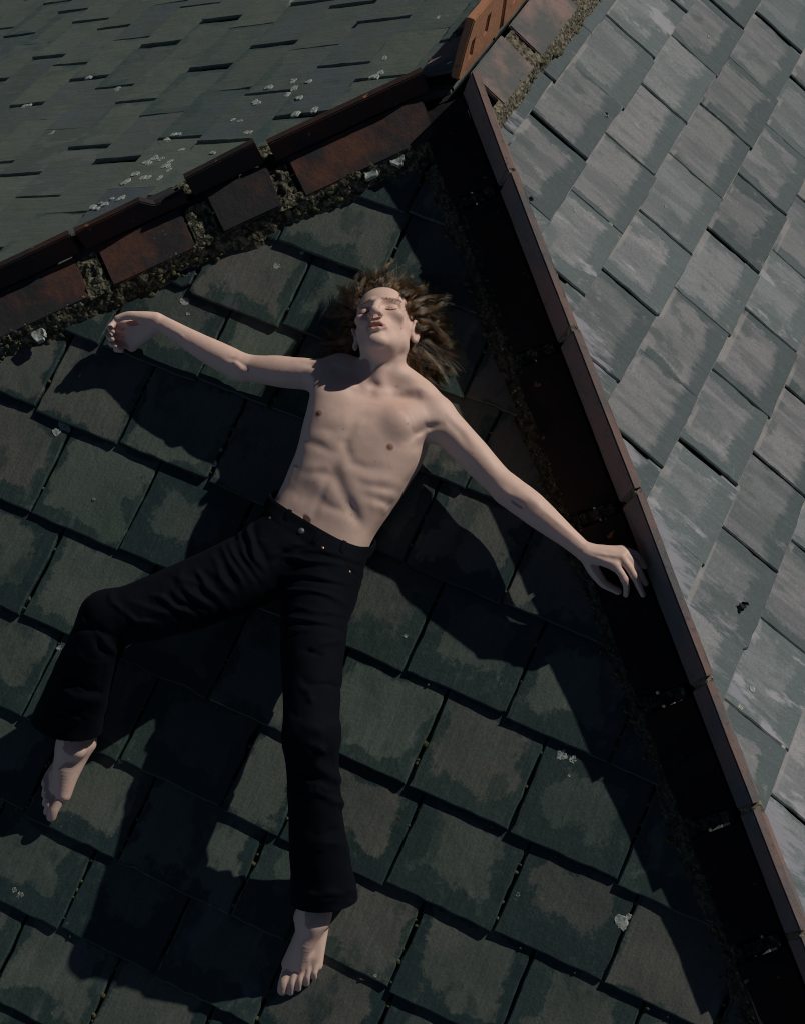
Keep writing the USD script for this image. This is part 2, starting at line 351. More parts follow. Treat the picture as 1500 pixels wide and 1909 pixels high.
BED, WTH, WING = 0.042, 0.015, 0.122
def ridge_tile(hip, s0, s1, prof, mat, inset=(0.018, 0.018), sides=(0, 1), holes=(), dz=0.0, label=None, seed=1, th=0.024, wing=(WING, WING), fin=None, side2=None):
    """prof: heights (s, height above the hip line) of the fin's top edge"""
    parts = []
    for k in sides:
        p, n = hip.sides[k]
        poly = sg.Polygon([(s0 + inset[0], -0.004), (s1 - inset[1], -0.004), (s1 - inset[1] - .004, wing[k]), (s0 + inset[0] + .004, wing[k])])
        t = roughen(prism(poly, WTH), .0016, 24, seed + k)
        v = t.vertices
        t.vertices = np.outer(v[:, 0], hip.h) + np.outer(v[:, 1], p) + np.outer(v[:, 2] + BED + WTH / 2 + dz - v[:, 1] * 0.04, n)
        if np.linalg.det(np.array([hip.h, p, n])) < 0: t.invert()
        if k == 1 and side2: other = t
        else: parts.append(t)
    poly = sg.Polygon([(s0, 0.05)] + list(prof) + [(s1, 0.05)], holes)
    t = roughen(prism(poly, th), .0014, 30, seed + 5)
    v = t.vertices
    t.vertices = np.outer(v[:, 0], hip.h) + np.outer(v[:, 1] + dz, hip.up) + np.outer(v[:, 2], hip.lat)
    if np.linalg.det(np.array([hip.h, hip.up, hip.lat])) < 0: t.invert()
    if fin is None: parts.append(t)
    p = obj('ridge_tile', trimesh.util.concatenate(parts), M[mat], roof, smooth=40)
    if fin: obj('fin', t, M[fin], p, smooth=40)
    if side2: obj('wing', other, M[side2], p, smooth=40)
    if label: tag(p, label)
    return p

def mortar_strip(hip, k, s0, s1, mat, joints=(), q0=0.10, q1=0.166, seed=0, lump=.0125):
    p, n = hip.sides[k]
    ns = int((s1 - s0) / 0.006); nq = 14
    S, Qn = np.meshgrid(np.linspace(s0, s1, ns), np.linspace(0, 1, nq), indexing='ij')
    wob = (fbm(np.c_[S.ravel() * 9, 0 * S.ravel(), 0 * S.ravel()], 3, seed).reshape(S.shape) - .5) * .035
    Q = q0 + (q1 - q0 + wob) * Qn
    hgt = 0.050 - 0.046 * np.clip((Q - q0 - .018) / (q1 - q0 - .02 + wob), 0, 1) ** 1.3
    nz = fbm(np.c_[S.ravel() * 70, Q.ravel() * 70, np.full(S.size, seed)], 4, seed).reshape(S.shape) - .5
    hgt = hgt + nz * lump * np.clip(Qn * 6, 0, 1) * np.clip((1 - Qn) * 5, .1, 1)
    V = S[..., None] * hip.h + Q[..., None] * p + hgt[..., None] * n
    i, j = np.meshgrid(np.arange(ns - 1), np.arange(nq - 1), indexing='ij'); a = (i * nq + j).ravel()
    f = np.c_[a, a + nq, a + nq + 1, a + 1]
    f = np.vstack([f[:, [0, 1, 2]], f[:, [0, 2, 3]]])
    if np.cross(hip.h, p) @ n < 0: f = f[:, ::-1]
    ms = [trimesh.Trimesh(V.reshape(-1, 3), f, process=False)]
    for (js, wd) in joints:
        ns2, nq2 = max(6, int(wd / .004)), 34
        S, Q = np.meshgrid(np.linspace(js - wd / 2, js + wd / 2, ns2), np.linspace(0.008, .13, nq2), indexing='ij')
        nz = fbm(np.c_[S.ravel() * 60, Q.ravel() * 60, np.full(S.size, seed + 3)], 4, seed).reshape(S.shape) - .5
        hgt = BED + WTH - .004 - Q * .05 + nz * .022
        V = S[..., None] * hip.h + Q[..., None] * p + hgt[..., None] * n
        i, j = np.meshgrid(np.arange(ns2 - 1), np.arange(nq2 - 1), indexing='ij'); a = (i * nq2 + j).ravel()
        f = np.c_[a, a + nq2, a + nq2 + 1, a + 1]; f = np.vstack([f[:, [0, 1, 2]], f[:, [0, 2, 3]]])
        if np.cross(hip.h, p) @ n < 0: f = f[:, ::-1]
        ms.append(trimesh.Trimesh(V.reshape(-1, 3), f, process=False))
    return obj('mortar', trimesh.util.concatenate(ms), M[mat], roof, smooth=True)

hipL, hipR, ridT = Hip(hL, FA, FB), Hip(hR, FA, FC), Hip(TY, FC, FB)
def top(z): return z          # fin heights are measured square to the ridge line
cL = hipL.up @ UZ             # vertical height -> square height
# left row, as photographed: ends, heights, a broken one
Ls = [(0.07, 0.525, [(0.07, .118), (0.525, .118)], 'clay', (.03, .03), None),
      (0.555, 0.765, [(0.555, .128), (0.765, .118)], 'clay', (.0, .03), 'short dark ridge tile set a little proud of its neighbours'),
      (0.785, 1.095, [(0.785, .088), (.87, .092), (.885, .108), (0.90, .124), (1.0, .122), (1.095, .122)], 'clay', (.03, .028), 'ridge tile with a piece broken off its fin'),
      (1.112, 1.44, [(1.112, .124), (1.44, .122)], 'clay', (.02, .02), None), (1.455, 1.78, [(1.455, .122), (1.78, .122)], 'clay', (.02, .02), None), (1.80, 2.1, [(1.80, .122), (2.1, .122)], 'clay', (.02, .02), None)]
for i, (a, b, pr, mt, ins, lab) in enumerate(Ls):
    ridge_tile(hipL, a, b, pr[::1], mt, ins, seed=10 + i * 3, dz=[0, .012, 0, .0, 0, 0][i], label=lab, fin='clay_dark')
mortar_strip(hipL, 0, 0.12, 2.1, 'mortar', [(.54, .07), (.775, .07), (1.104, .06), (1.448, .05)], seed=3)
mortar_strip(hipL, 1, 0.05, 2.1, 'mortar', [(.54, .05), (.775, .06)], seed=4)
Rs = [0.03, 0.335, 0.80, 1.25, 1.735, 2.045, 2.345, 2.66, 2.97]
Rh = [.140, .147, .152, .150, .136, .127, .117, .117]
for i in range(8):
    a, b = Rs[i] + .007, Rs[i + 1] - .007
    lean = [.006, 0, -.002, .002, 0, -.003, .002, 0][i]
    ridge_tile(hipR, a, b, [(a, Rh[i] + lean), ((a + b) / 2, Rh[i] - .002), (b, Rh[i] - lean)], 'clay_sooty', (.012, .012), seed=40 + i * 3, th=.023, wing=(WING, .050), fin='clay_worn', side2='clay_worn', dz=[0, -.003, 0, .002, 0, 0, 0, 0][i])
mortar_strip(hipR, 0, 0.2, 3.0, 'mortar_dark', [(x, .028) for x in Rs[1:8]], q1=.158, seed=7, lump=.010)
mortar_strip(hipR, 1, 0.1, 3.0, 'mortar_pale', [], q0=.032, q1=.074, seed=8)
# joint mortar showing on top of the right hip's fins
for x in Rs[1:8]:
    b = trimesh.creation.box([.013, .018, .07]); b = roughen(b, .003, 90, 3, .006)
    v = b.vertices; i = Rs.index(x); hh = min(Rh[i - 1], Rh[min(i, 7)]) - .0385
    b.vertices = np.outer(v[:, 0] + x, hipR.h) + np.outer(v[:, 2] + hh, hipR.up) + np.outer(v[:, 1], hipR.lat)
    if np.linalg.det(np.array([hipR.h, hipR.lat, hipR.up])) < 0: b.invert()
    obj('mortar_joint', b, M['mortar_pale'], roof, smooth=40)
slot = lambda s, z, w, h: [(s - w / 2, z - h / 2), (s + w / 2, z - h / 2), (s + w / 2 + .012, z + h / 2), (s - w / 2 + .012, z + h / 2)]
ridge_tile(ridT, -.02, 0.25, [(-.035, .062), (-.02, .10), (0.0, .145), (0.035, .205), (.25, .205)], 'clay_grey', (.045, .01), fin='clay_orange', holes=[slot(.035, .115, .022, .045), slot(.135, .135, .022, .05)], seed=90, label='pierced bright orange cresting tile at the meeting of the ridges')
ridge_tile(ridT, .275, 0.62, [(.275, .205), (.62, .205)], 'clay_grey', (.02, .02), fin='clay_orange', holes=[slot(.35, .12, .022, .05), slot(.45, .12, .022, .05), slot(.55, .12, .022, .05)], seed=93)
ridge_tile(ridT, .64, 1.0, [(.64, .205), (1.0, .205)], 'clay_grey', (.02, .02), fin='clay_orange', seed=96)
ridge_tile(ridT, 1.02, 1.4, [(1.02, .205), (1.4, .205)], 'clay_grey', (.02, .02), fin='clay_orange', seed=99)
mortar_strip(ridT, 0, -.05, 1.4, 'mortar_pale', [(.262, .05), (.63, .05), (1.01, .05)], seed=12)
mortar_strip(ridT, 1, 0.0, 1.4, 'mortar', [(.262, .05)], seed=13)

# ------------------------------------------------------------------ bodies: a signed distance field of blended parts, meshed by surface nets
F32 = lambda x: np.asarray(x, np.float32)
class Field:
    def __init__(s): s.ops = []; s.lo = np.full(3, 9.0); s.hi = np.full(3, -9.0)
    def _add(s, kind, cen, rad, fn, k, pad=0.0):
        s.ops.append((kind, np.asarray(cen, float), float(rad), fn, k))
        if kind == 'u': s.lo = np.minimum(s.lo, cen - rad); s.hi = np.maximum(s.hi, cen + rad)
    def cone(s, a, b, ra, rb, k=0.02, kind='u', flat=None):
        a, b = F32(a), F32(b); ba = b - a; l2 = float(ba @ ba + 1e-12); ra, rb = float(ra), float(rb)
        if flat is None:
            def fn(p):
                h = np.clip(((p - a) @ ba) / l2, 0, 1)
                return np.linalg.norm(p - a - h[..., None] * ba, axis=-1) - (ra + (rb - ra) * h)
        else:                                   # flat: (direction, factor) squeezes the section along a direction
            dr, fc = flat; dr = F32(dr); dr = dr / np.linalg.norm(dr)
            def fn(p):
                h = np.clip(((p - a) @ ba) / l2, 0, 1); q = p - a - h[..., None] * ba
                q = q + ((q @ dr) * (1 / fc - 1))[..., None] * dr
                return (np.linalg.norm(q, axis=-1) - (ra + (rb - ra) * h)) * min(1, fc)
        m = max(ra, rb) * (1 if flat is None else max(1, flat[1]))
        s._add(kind, (a + b) / 2, np.linalg.norm(ba) / 2 + m, fn, k)
    def chain(s, pts, rs, k=0.012, sub=7):
        """a limb: one smooth tube through the points, blended once with what is there"""
        P = np.array(pts, float); r = np.array(rs, float); n = len(P)
        if n > 2:
            from scipy.interpolate import PchipInterpolator as PI
            t = np.r_[0, np.cumsum(np.linalg.norm(np.diff(P, axis=0), axis=1))]
            u = np.concatenate([np.linspace(t[i], t[i + 1], sub + 1)[:-1] for i in range(n - 1)] + [[t[-1]]])
            from scipy.interpolate import Akima1DInterpolator as AK
            f = AK(t, P) if n > 4 else PI(t, P)
            P, r = f(u), PI(t, r)(u)
        segs = [(F32(P[i]), F32(P[i + 1] - P[i]), float(r[i]), float(r[i + 1] - r[i])) for i in range(len(P) - 1)]
        def fn(p):
            d = None
            for a, ba, r0, dr in segs:
                h = np.clip(((p - a) @ ba) / (ba @ ba + 1e-12), 0, 1)
                q = p - a - h[..., None] * ba
                e = np.sqrt(np.einsum('...i,...i', q, q)) - (r0 + dr * h)
                d = e if d is None else np.minimum(d, e)
            return d
        lo, hi = (P - r[:, None]).min(0), (P + r[:, None]).max(0); c = (lo + hi) / 2
        s._add('u', c, (np.linalg.norm(P - c, axis=1) + r).max(), fn, k)
    def ball(s, c, r, k=0.015, kind='u'): s.cone(c, np.asarray(c, float) + 1e-5, r, r, k, kind)
    def ell(s, c, rad, R=np.eye(3), k=0.02, kind='u'):
        c = F32(c); rad = F32(rad); R = F32(R)
        def fn(p):
            q = (p - c) @ R.T; a = np.linalg.norm(q / rad, axis=-1); b = np.linalg.norm(q / rad ** 2, axis=-1)
            return a * (a - 1) / np.maximum(b, 1e-9)
        s._add(kind, c, rad.max(), fn, k)
    def custom(s, cen, rad, fn, k=0.02, kind='u'): s._add(kind, cen, rad, fn, k)
    def groove(s, pts, sig, amp, dims=3, taper=True, side=None):
        """raises (amp > 0) or sinks the surface along a polyline; dims=2 measures the distance across the roof plane only"""
        P = F32(pts)
        sg_ = np.broadcast_to(F32(sig), (len(P),)); am = np.broadcast_to(F32(amp), (len(P),)).copy()
        if taper and len(P) > 2: am[0] *= .3; am[-1] *= .3
        def fn(p):
            best = None; val = 0
            for i in range(len(P) - 1):
                a, b = P[i][:dims], P[i + 1][:dims]; ba = b - a
                h = np.clip(((p[..., :dims] - a) @ ba) / (ba @ ba + 1e-12), 0, 1)
                d = np.linalg.norm(p[..., :dims] - a - h[..., None] * ba, axis=-1)
                sgm = sg_[i] + (sg_[i + 1] - sg_[i]) * h; A = am[i] + (am[i + 1] - am[i]) * h
                v = A * np.exp(-(d / sgm) ** 2)
                val = v if best is None else np.where(d < best, v, val); best = d if best is None else np.minimum(best, d)
            if dims == 2 and side is not None: val = val * np.clip((p[..., 2] - side) / .02, 0, 1)
            return val
        c = P.mean(0); r = np.linalg.norm(P - c, axis=1).max() + 2.6 * sg_.max() + (0.14 if dims == 2 else 0)
        s.ops.append(('g', c, r, fn, 0))
    def relief(s, cen, rad, fn): s.ops.append(('g', np.asarray(cen, float), rad, fn, 0))
    def evaluate(s, P, cen=None, half=None):
        """P (blocks, n, 3)"""
        D = np.full(P.shape[:2], 1.0, np.float32); P = F32(P)
        for kind, c, r, fn, k in s.ops:
            m = np.linalg.norm(cen - c, axis=1) < r + half + (1.5 * k if kind != 'g' else 0) + 0.012
            if not m.any(): continue
            d = fn(P[m]); x = D[m]
            if kind == 'u':
                h = np.maximum(k - np.abs(x - d), 0) / max(k, 1e-9); D[m] = np.minimum(x, d) - h * h * k * .25
            elif kind == 's':
                d = -d; h = np.maximum(k - np.abs(x - d), 0) / max(k, 1e-9); D[m] = np.maximum(x, d) + h * h * k * .25
            elif kind == 'i':
                h = np.maximum(k - np.abs(x - d), 0) / max(k, 1e-9); D[m] = np.maximum(x, d) + h * h * k * .25
            else: D[m] = x - d
        return D
    def mesh(s, vox, B=8):
        lo = s.lo - .03; nb = np.ceil((s.hi + .03 - lo) / (vox * B)).astype(int)
        idx = np.stack(np.meshgrid(*[np.arange(n) for n in nb], indexing='ij'), -1).reshape(-1, 3)
        cen = lo + (idx + .5) * vox * B; half = vox * B * math.sqrt(3) / 2
        d = s.evaluate(cen[:, None, :], cen, half)[:, 0]
        keep = np.abs(d) < half * 1.45 + .005
        idx, cen = idx[keep], cen[keep]
        g = np.stack(np.meshgrid(*[np.arange(B + 1)] * 3, indexing='ij'), -1).reshape(-1, 3)
        D = np.empty((len(idx), (B + 1) ** 3), np.float32)
        for i in range(0, len(idx), 600):
            I = idx[i:i + 600]
            P = lo + (I[:, None] * B + g[None]) * vox
            D[i:i + 600] = s.evaluate(P, cen[i:i + 600], half)
        D = D.reshape(-1, B + 1, B + 1, B + 1)
        # cells with a crossing
        corner = [(a, b, c) for a in (0, 1) for b in (0, 1) for c in (0, 1)]
        C = np.stack([D[:, a:a + B, b:b + B, c:c + B] for a, b, c in corner], -1)
        neg = C < 0; act = neg.any(-1) & ~neg.all(-1)
        bi, x, y, z = np.nonzero(act); v = C[bi, x, y, z]
        cell = idx[bi] * B + np.stack([x, y, z], 1)
        co = np.array(corner); acc = np.zeros((len(v), 3)); cnt = np.zeros(len(v))
        for a in range(8):
            for b in range(a + 1, 8):
                if abs(co[a] - co[b]).sum() != 1: continue
                m = (v[:, a] < 0) != (v[:, b] < 0); t = np.where(m, v[:, a] / np.where(m, v[:, a] - v[:, b], 1), 0)
                acc += m[:, None] * (co[a] + t[:, None] * (co[b] - co[a])); cnt += m
        V = lo + (cell + acc / cnt[:, None]) * vox
        N = nb * B + 2; key = lambda c: (c[:, 0] * N[1] + c[:, 1]) * N[2] + c[:, 2]
        ks = key(cell); order = np.argsort(ks); sk = ks[order]
        def find(c):
            q = key(c); p = np.clip(np.searchsorted(sk, q), 0, len(sk) - 1); ok = sk[p] == q
            return order[p], ok
        faces = []
        for ax in range(3):
            sl0 = [slice(None)] + [slice(0, B)] * 3; sl1 = list(sl0); sl1[1 + ax] = slice(1, B + 1)
            a, b = D[tuple(sl0)], D[tuple(sl1)]
            bi, x, y, z = np.nonzero((a < 0) != (b < 0)); base = idx[bi] * B + np.stack([x, y, z], 1); flip = a[bi, x, y, z] >= 0
            u, w = (ax + 1) % 3, (ax + 2) % 3; eu, ew = np.eye(3, dtype=int)[u], np.eye(3, dtype=int)[w]
            q = [find(base - eu - ew), find(base - ew), find(base), find(base - eu)]
            ok = q[0][1] & q[1][1] & q[2][1] & q[3][1]
            F = np.stack([k[0] for k in q], 1)[ok]; fl = flip[ok]
            F[fl] = F[fl][:, ::-1]; faces.append(F)
        F = np.vstack(faces)
        d02 = np.linalg.norm(V[F[:, 0]] - V[F[:, 2]], axis=1); d13 = np.linalg.norm(V[F[:, 1]] - V[F[:, 3]], axis=1)
        s1 = d02 <= d13
        T = np.vstack([F[s1][:, [0, 1, 2]], F[s1][:, [0, 2, 3]], F[~s1][:, [0, 1, 3]], F[~s1][:, [1, 2, 3]]])
        m = trimesh.Trimesh(V, T, process=False)
        m.update_faces(max(trimesh.graph.connected_components(m.face_adjacency, min_len=1), key=len)); m.remove_unreferenced_vertices()
        return m

def smooth_mesh(m, it=3):
    """evens out facets smaller than the eye should see (Taubin)"""
    import scipy.sparse as sp
    e = m.edges_unique; n = len(m.vertices)
    W = sp.coo_matrix((np.ones(2 * len(e)), (np.r_[e[:, 0], e[:, 1]], np.r_[e[:, 1], e[:, 0]])), shape=(n, n)).tocsr()
    W = sp.diags(1 / np.maximum(np.asarray(W.sum(1)).ravel(), 1)) @ W
    v = np.array(m.vertices)
    for _ in range(it):
        v += .55 * (W @ v - v); v -= .57 * (W @ v - v)
    return trimesh.Trimesh(v, m.faces, process=False)

# ------------------------------------------------------------------ the person lying on the front slope
def A(x, y, w): return on_plane((x, y), w, FA)
def AA(*pts): return [A(*p) for p in pts]
ER, EU = FA @ CR[0], -FA @ CR[1]; EC = np.cross(ER, EU)
nrm = lambda v: np.asarray(v, float) / np.linalg.norm(v)
BASE = A(570, 1040, 0.0)
person = UsdGeom.Xform.Define(stage, path_of('person'))
mm = np.eye(4); mm[:3, :3] = FA; mm[3, :3] = BASE @ FA + APEX
person.AddTransformOp().Set(Gf.Matrix4d(*mm.ravel().tolist()))
tag(person, 'barefoot bare-chested person in black jeans lying on the slates with arms spread wide', 'person')

# torso as a loft along the spine: centre pixel, edge pixel, height of back and front
AXD = nrm(A(570, 1040, .1) - A(705, 735, .1)).astype(np.float32)
def loft(stn, n=2.4, cap=0.02, tilt=0.0):
    c = np.array([A(*s[0], (s[2] + s[3]) / 2) for s in stn]); hw = np.array([s[1] for s in stn])
    wb = np.array([s[2] for s in stn]); wt = np.array([s[3] for s in stn])
    t = c @ AXD; lat = np.cross(AXD, [0, 0, 1.0]); lat = nrm(lat).astype(np.float32)
    cl = c @ lat; sg_n = 1.0 if lat @ ER > 0 else -1.0
    ts = np.linspace(t[0], t[-1], 60)
    from scipy.interpolate import PchipInterpolator as PI
    f = [PI(t, q)(ts) for q in (cl, hw, wb, wt)]
    def fn(p):
        tt = p @ AXD; u = np.clip(tt, t[0], t[-1])
        L, H, B_, T_ = [F32(np.interp(u, ts, q)) for q in f]
        q = np.abs(p @ lat - L) / H; hd = (T_ - B_) / 2; z = np.abs(p[..., 2] - (T_ + B_) / 2 + tilt * sg_n * np.clip(p @ lat - L, -.16, .16)) / hd
        r = (q ** n + z ** n) ** (1 / n)
        d = (r - 1) * np.minimum(H, hd)
        o = np.abs(tt - u); return np.where(o > 0, np.hypot(np.maximum(d, 0), o) + np.minimum(d, 0) * (o < cap), d)
    cen = c.mean(0); return cen, np.linalg.norm(c - cen, axis=1).max() + max(hw.max(), .12), fn
K = 1 / 720.0
body = Field()
torso = [((708, 722), 78 * K, .03, .135), ((699, 752), 104 * K, .02, .168), ((690, 785), 113 * K, .016, .190), ((677, 822), 111 * K, .014, .202), ((656, 872), 102 * K, .014, .200),
         ((633, 916), 96 * K, .018, .193), ((607, 962), 92 * K, .02, .182), ((580, 1015), 97 * K, .018, .176), ((565, 1050), 98 * K, .02, .17)]
body.custom(*loft(torso, 3.0, tilt=.10), k=.02)
# shoulders, neck slope
body.chain(AA((700, 715, .10), (640, 690, .095), (606, 702, .098)), [.050, .044, .042], k=.03)
body.chain(AA((722, 700, .105), (775, 735, .10), (806, 768, .102)), [.050, .046, .047], k=.03)
body.ball(A(815, 785, .10), .043, k=.03)
# chest muscles
body.ell(A(735, 795, .143), (.085, .052, .040), [nrm(ER * .9 + EU * .2), nrm(EU * .9 - ER * .2), EC], k=.03)
body.ell(A(634, 757, .150), (.062, .050, .038), [nrm(ER * .9 + EU * .1), nrm(EU * .9 - ER * .1), EC], k=.03)
body.chain(AA((745, 795, .150), (800, 790, .118), (835, 810, .105)), [.042, .030, .026], k=.03)
body.chain(AA((620, 745, .140), (598, 712, .105)), [.036, .030], k=.03)
# arm on the right of the picture
body.chain(AA((812, 778, .103), (848, 812, .102), (886, 853, .100), (925, 893, .098), (944, 912, .098)), [.048, .044, .041, .0365, .036], k=.015)
body.ell(A(880, 838, .118), (.062, .027, .022), [nrm(A(930, 900, .1) - A(840, 800, .1)), nrm(np.cross([0, 0, 1], A(930, 900, .1) - A(840, 800, .1))), [0, 0, 1]], k=.02)
body.chain(AA((944, 912, .098), (966, 928, .100), (990, 946, .104), (1025, 975, .110), (1060, 1004, .116), (1088, 1028, .119)), [.0365, .0395, .0385, .0325, .0255, .0225], k=.012)
# arm on the left of the picture
body.chain(AA((606, 702, .098), (570, 697, .093), (530, 694, .086), (490, 689, .080), (452, 685, .076)), [.043, .0415, .0405, .0365, .0345], k=.015)
body.ell(A(520, 688, .100), (.062, .027, .020), [nrm(A(450, 686, .08) - A(590, 700, .08)), nrm(np.cross([0, 0, 1], A(450, 686, .08) - A(590, 700, .08))), [0, 0, 1]], k=.02)
body.chain(AA((452, 685, .076), (428, 673, .076), (400, 659, .076), (365, 640, .075), (330, 619, .073), (300, 602, .071)), [.0350, .0370, .0355, .0305, .0245, .0215], k=.012)

def hand(wrist, mcps, fingers, thumb, palm_r=.0125, palm_dir=(0, 0, 1)):
    """fingers: lists of joints after the knuckle"""
    wr = A(*wrist)
    for i, m in enumerate(mcps):
        m = A(*m)
        body.cone(wr + (m - wr) * .06, m, .0175, .0118, k=.012)
    body.cone(A(*mcps[0]), A(*mcps[-1]), .0112, .0105, k=.010)
    mid = (wr + A(*mcps[1]) + A(*mcps[2])) / 3
    for m, f in zip(mcps, fingers):
        pts = [A(*m)] + AA(*f); n = len(pts)
        body.chain(pts, [.0108, .0095, .0085, .0072][:n], k=.004)
        body.ball(pts[1], .0098, k=.004)
    tp = AA(*thumb)
    body.chain(tp, [.0175, .0140, .0108, .0098, .0082][:len(tp)], k=.007)
# hand resting on the ridge tile, palm down
hand((1090, 1030, .118), [(1146, 1055, .122), (1158, 1040, .121), (1164, 1033, .113), (1158, 1026, .105)],
     [[(1163, 1080, .113), (1167, 1096, .090), (1166, 1109, .068)], [(1181, 1073, .110), (1191, 1094, .085), (1198, 1109, .066)],
      [(1188, 1062, .102), (1197, 1078, .080), (1203, 1088, .064)], [(1182, 1034, .097), (1194, 1046, .08), (1201, 1056, .064)]],
     [(1098, 1046, .108), (1112, 1072, .096), (1129, 1091, .082), (1151, 1102, .066)])
# relaxed hand on the left, palm turned up and fingers curled
hand((298, 601, .070), [(243, 606, .066), (240, 620, .052), (241, 634, .040), (246, 646, .032)],
     [[(216, 600, .060), (206, 609, .073), (211, 618, .086)], [(211, 614, .046), (203, 625, .062), (210, 632, .076)],
      [(213, 630, .034), (207, 640, .050), (216, 645, .064)], [(222, 644, .026), (217, 651, .040), (226, 653, .054)]],
     [(290, 594, .080), (262, 590, .092), (240, 588, .098), (219, 594, .098)])

# head, built in its own axes (x to the person's left, y to the crown, z out of the face), tipped back and turned
from scipy.spatial.transform import Rotation as Rot
HS = 1.05
HR = Rot.from_rotvec([-0.66485372, -0.19287687, 0.05273102]).as_matrix()
HAX = HS * (HR.T @ np.array([ER, EU, EC])); HC = A(716.5, 620, .122)
def H(x, y, z): return HC + np.array([x, y, z], float) @ HAX
HB = HAX / HS
hd = dict(R=HB)
def hell(c, rad, k=.012, kind='u', rot=None):
    R = HB if rot is None else Rot.from_euler('xyz', rot, degrees=True).as_matrix().T @ HB
    body.ell(H(*c), np.array(rad) * HS, R, k, kind)
def hcone(a, b, ra, rb, k=.008, kind='u'): body.cone(H(*a), H(*b), ra * HS, rb * HS, k, kind)
def hchain(pts, rs, k=.006, kind='u'):
    for i in range(len(pts) - 1): hcone(pts[i], pts[i + 1], rs[i], rs[i + 1], k, kind)
# neck first
body.chain([H(0, -.045, -.022), A(716, 672, .110), A(708, 712, .098)], [.046, .0455, .053], k=.02)
body.chain([H(.043, -.05, -.012), A(728, 700, .135), A(704, 736, .148)], [.014, .013, .011], k=.025)
body.chain([H(-.042, -.052, -.012), A(682, 690, .132), A(692, 733, .148)], [.014, .014, .013], k=.025)
body.cone(A(709, 676, .160), A(704, 705, .150), .014, .013, k=.025)
hell((0, .035, -.014), (.071, .086, .094), k=.02)
hell((0, .045, .040), (.055, .050, .046), k=.02)
hell((0, -.018, .030), (.050, .078, .056), k=.02)
for sx in (-1, 1):
    hcone((sx * .0365, -.046, .004), (sx * .0115, -.100, .073), .0140, .0128, k=.024)
    hcone((sx * .049, -.006, .004), (sx * .0375, -.046, .006), .015, .0135, k=.024)
    hell((sx * .041, -.012, .062), (.019, .014, .018), k=.018)
    hcone((sx * .012, .0245, .0835), (sx * .046, .024, .068), .0085, .0075, k=.012)
hell((0, -.100, .076), (.0165, .0125, .014), k=.014)
hell((0, -.075, .032), (.033, .026, .048), k=.02)
hell((0, -.060, .074), (.028, .026, .020), k=.016)
for sx in (-1, 1):
    hell((sx * .0325, .0085, .0895), (.0190, .0125, .0145), k=.012, kind='s')
    hell((sx * .0325, .0045, .0655), (.0170, .0128, .0150), k=.004)
hchain([(0, .020, .086), (0, -.004, .0975), (0, -.026, .1085)], [.0075, .0078, .0090], k=.010)
hell((0, -.031, .1095), (.0105, .0095, .0100), k=.006)
for sx in (-1, 1):
    hell((sx * .0125, -.035, .0985), (.0072, .0080, .0095), k=.005)
for sx in (-1, 1): hell((sx * .0060, -.0415, .1040), (.0036, .0044, .0060), k=.0015, kind='s')
hchain([(-.024, -.0665, .0845), (-.009, -.0590, .0950), (0, -.0605, .0960), (.009, -.0590, .0950), (.024, -.0665, .0845)], [.0030, .0050, .0048, .0050, .0030], k=.004)
hchain([(-.022, -.0690, .0845), (-.008, -.0765, .0925), (.008, -.0765, .0925), (.022, -.0690, .0845)], [.0030, .0056, .0056, .0030], k=.004)
hell((0, -.0682, .0965), (.0165, .0046, .0180), k=.002, kind='s')
for sx in (-1, 1):
    hell((sx * 0.0720, -.006, -.006), (.0085, .031, .0185), k=.006, rot=(12, sx * -22, 0))
    hell((sx * 0.0790, -.003, -.003), (.0065, .0205, .0105), k=.004, kind='s', rot=(12, sx * -22, 0))
    hchain([(sx * 0.0705, -.012, .008), (sx * 0.0770, .015, .010), (sx * 0.0805, .027, -.004), (sx * 0.0825, .015, -.022), (sx * 0.0795, -.010, -.022), (sx * 0.0735, -.034, -.006)], [.0035, .0036, .0038, .0040, .0035, .0055], k=.004)
    body.groove([H(sx * .018, .0035, .088), H(sx * .033, -.0008, .0860), H(sx * .047, .0035, .079)], .0024, -.0030)
    body.groove([H(sx * .018, .0085, .087), H(sx * .033, .0150, .085), H(sx * .047, .0090, .077)], .0022, -.0022)
    body.groove([H(sx * .016, -.040, .092), H(sx * .027, -.058, .083)], .004, -.0012, taper=False)
body.groove([H(-.012, -.087, .092), H(0, -.089, .094), H(.012, -.087, .092)], .006, -.0022)

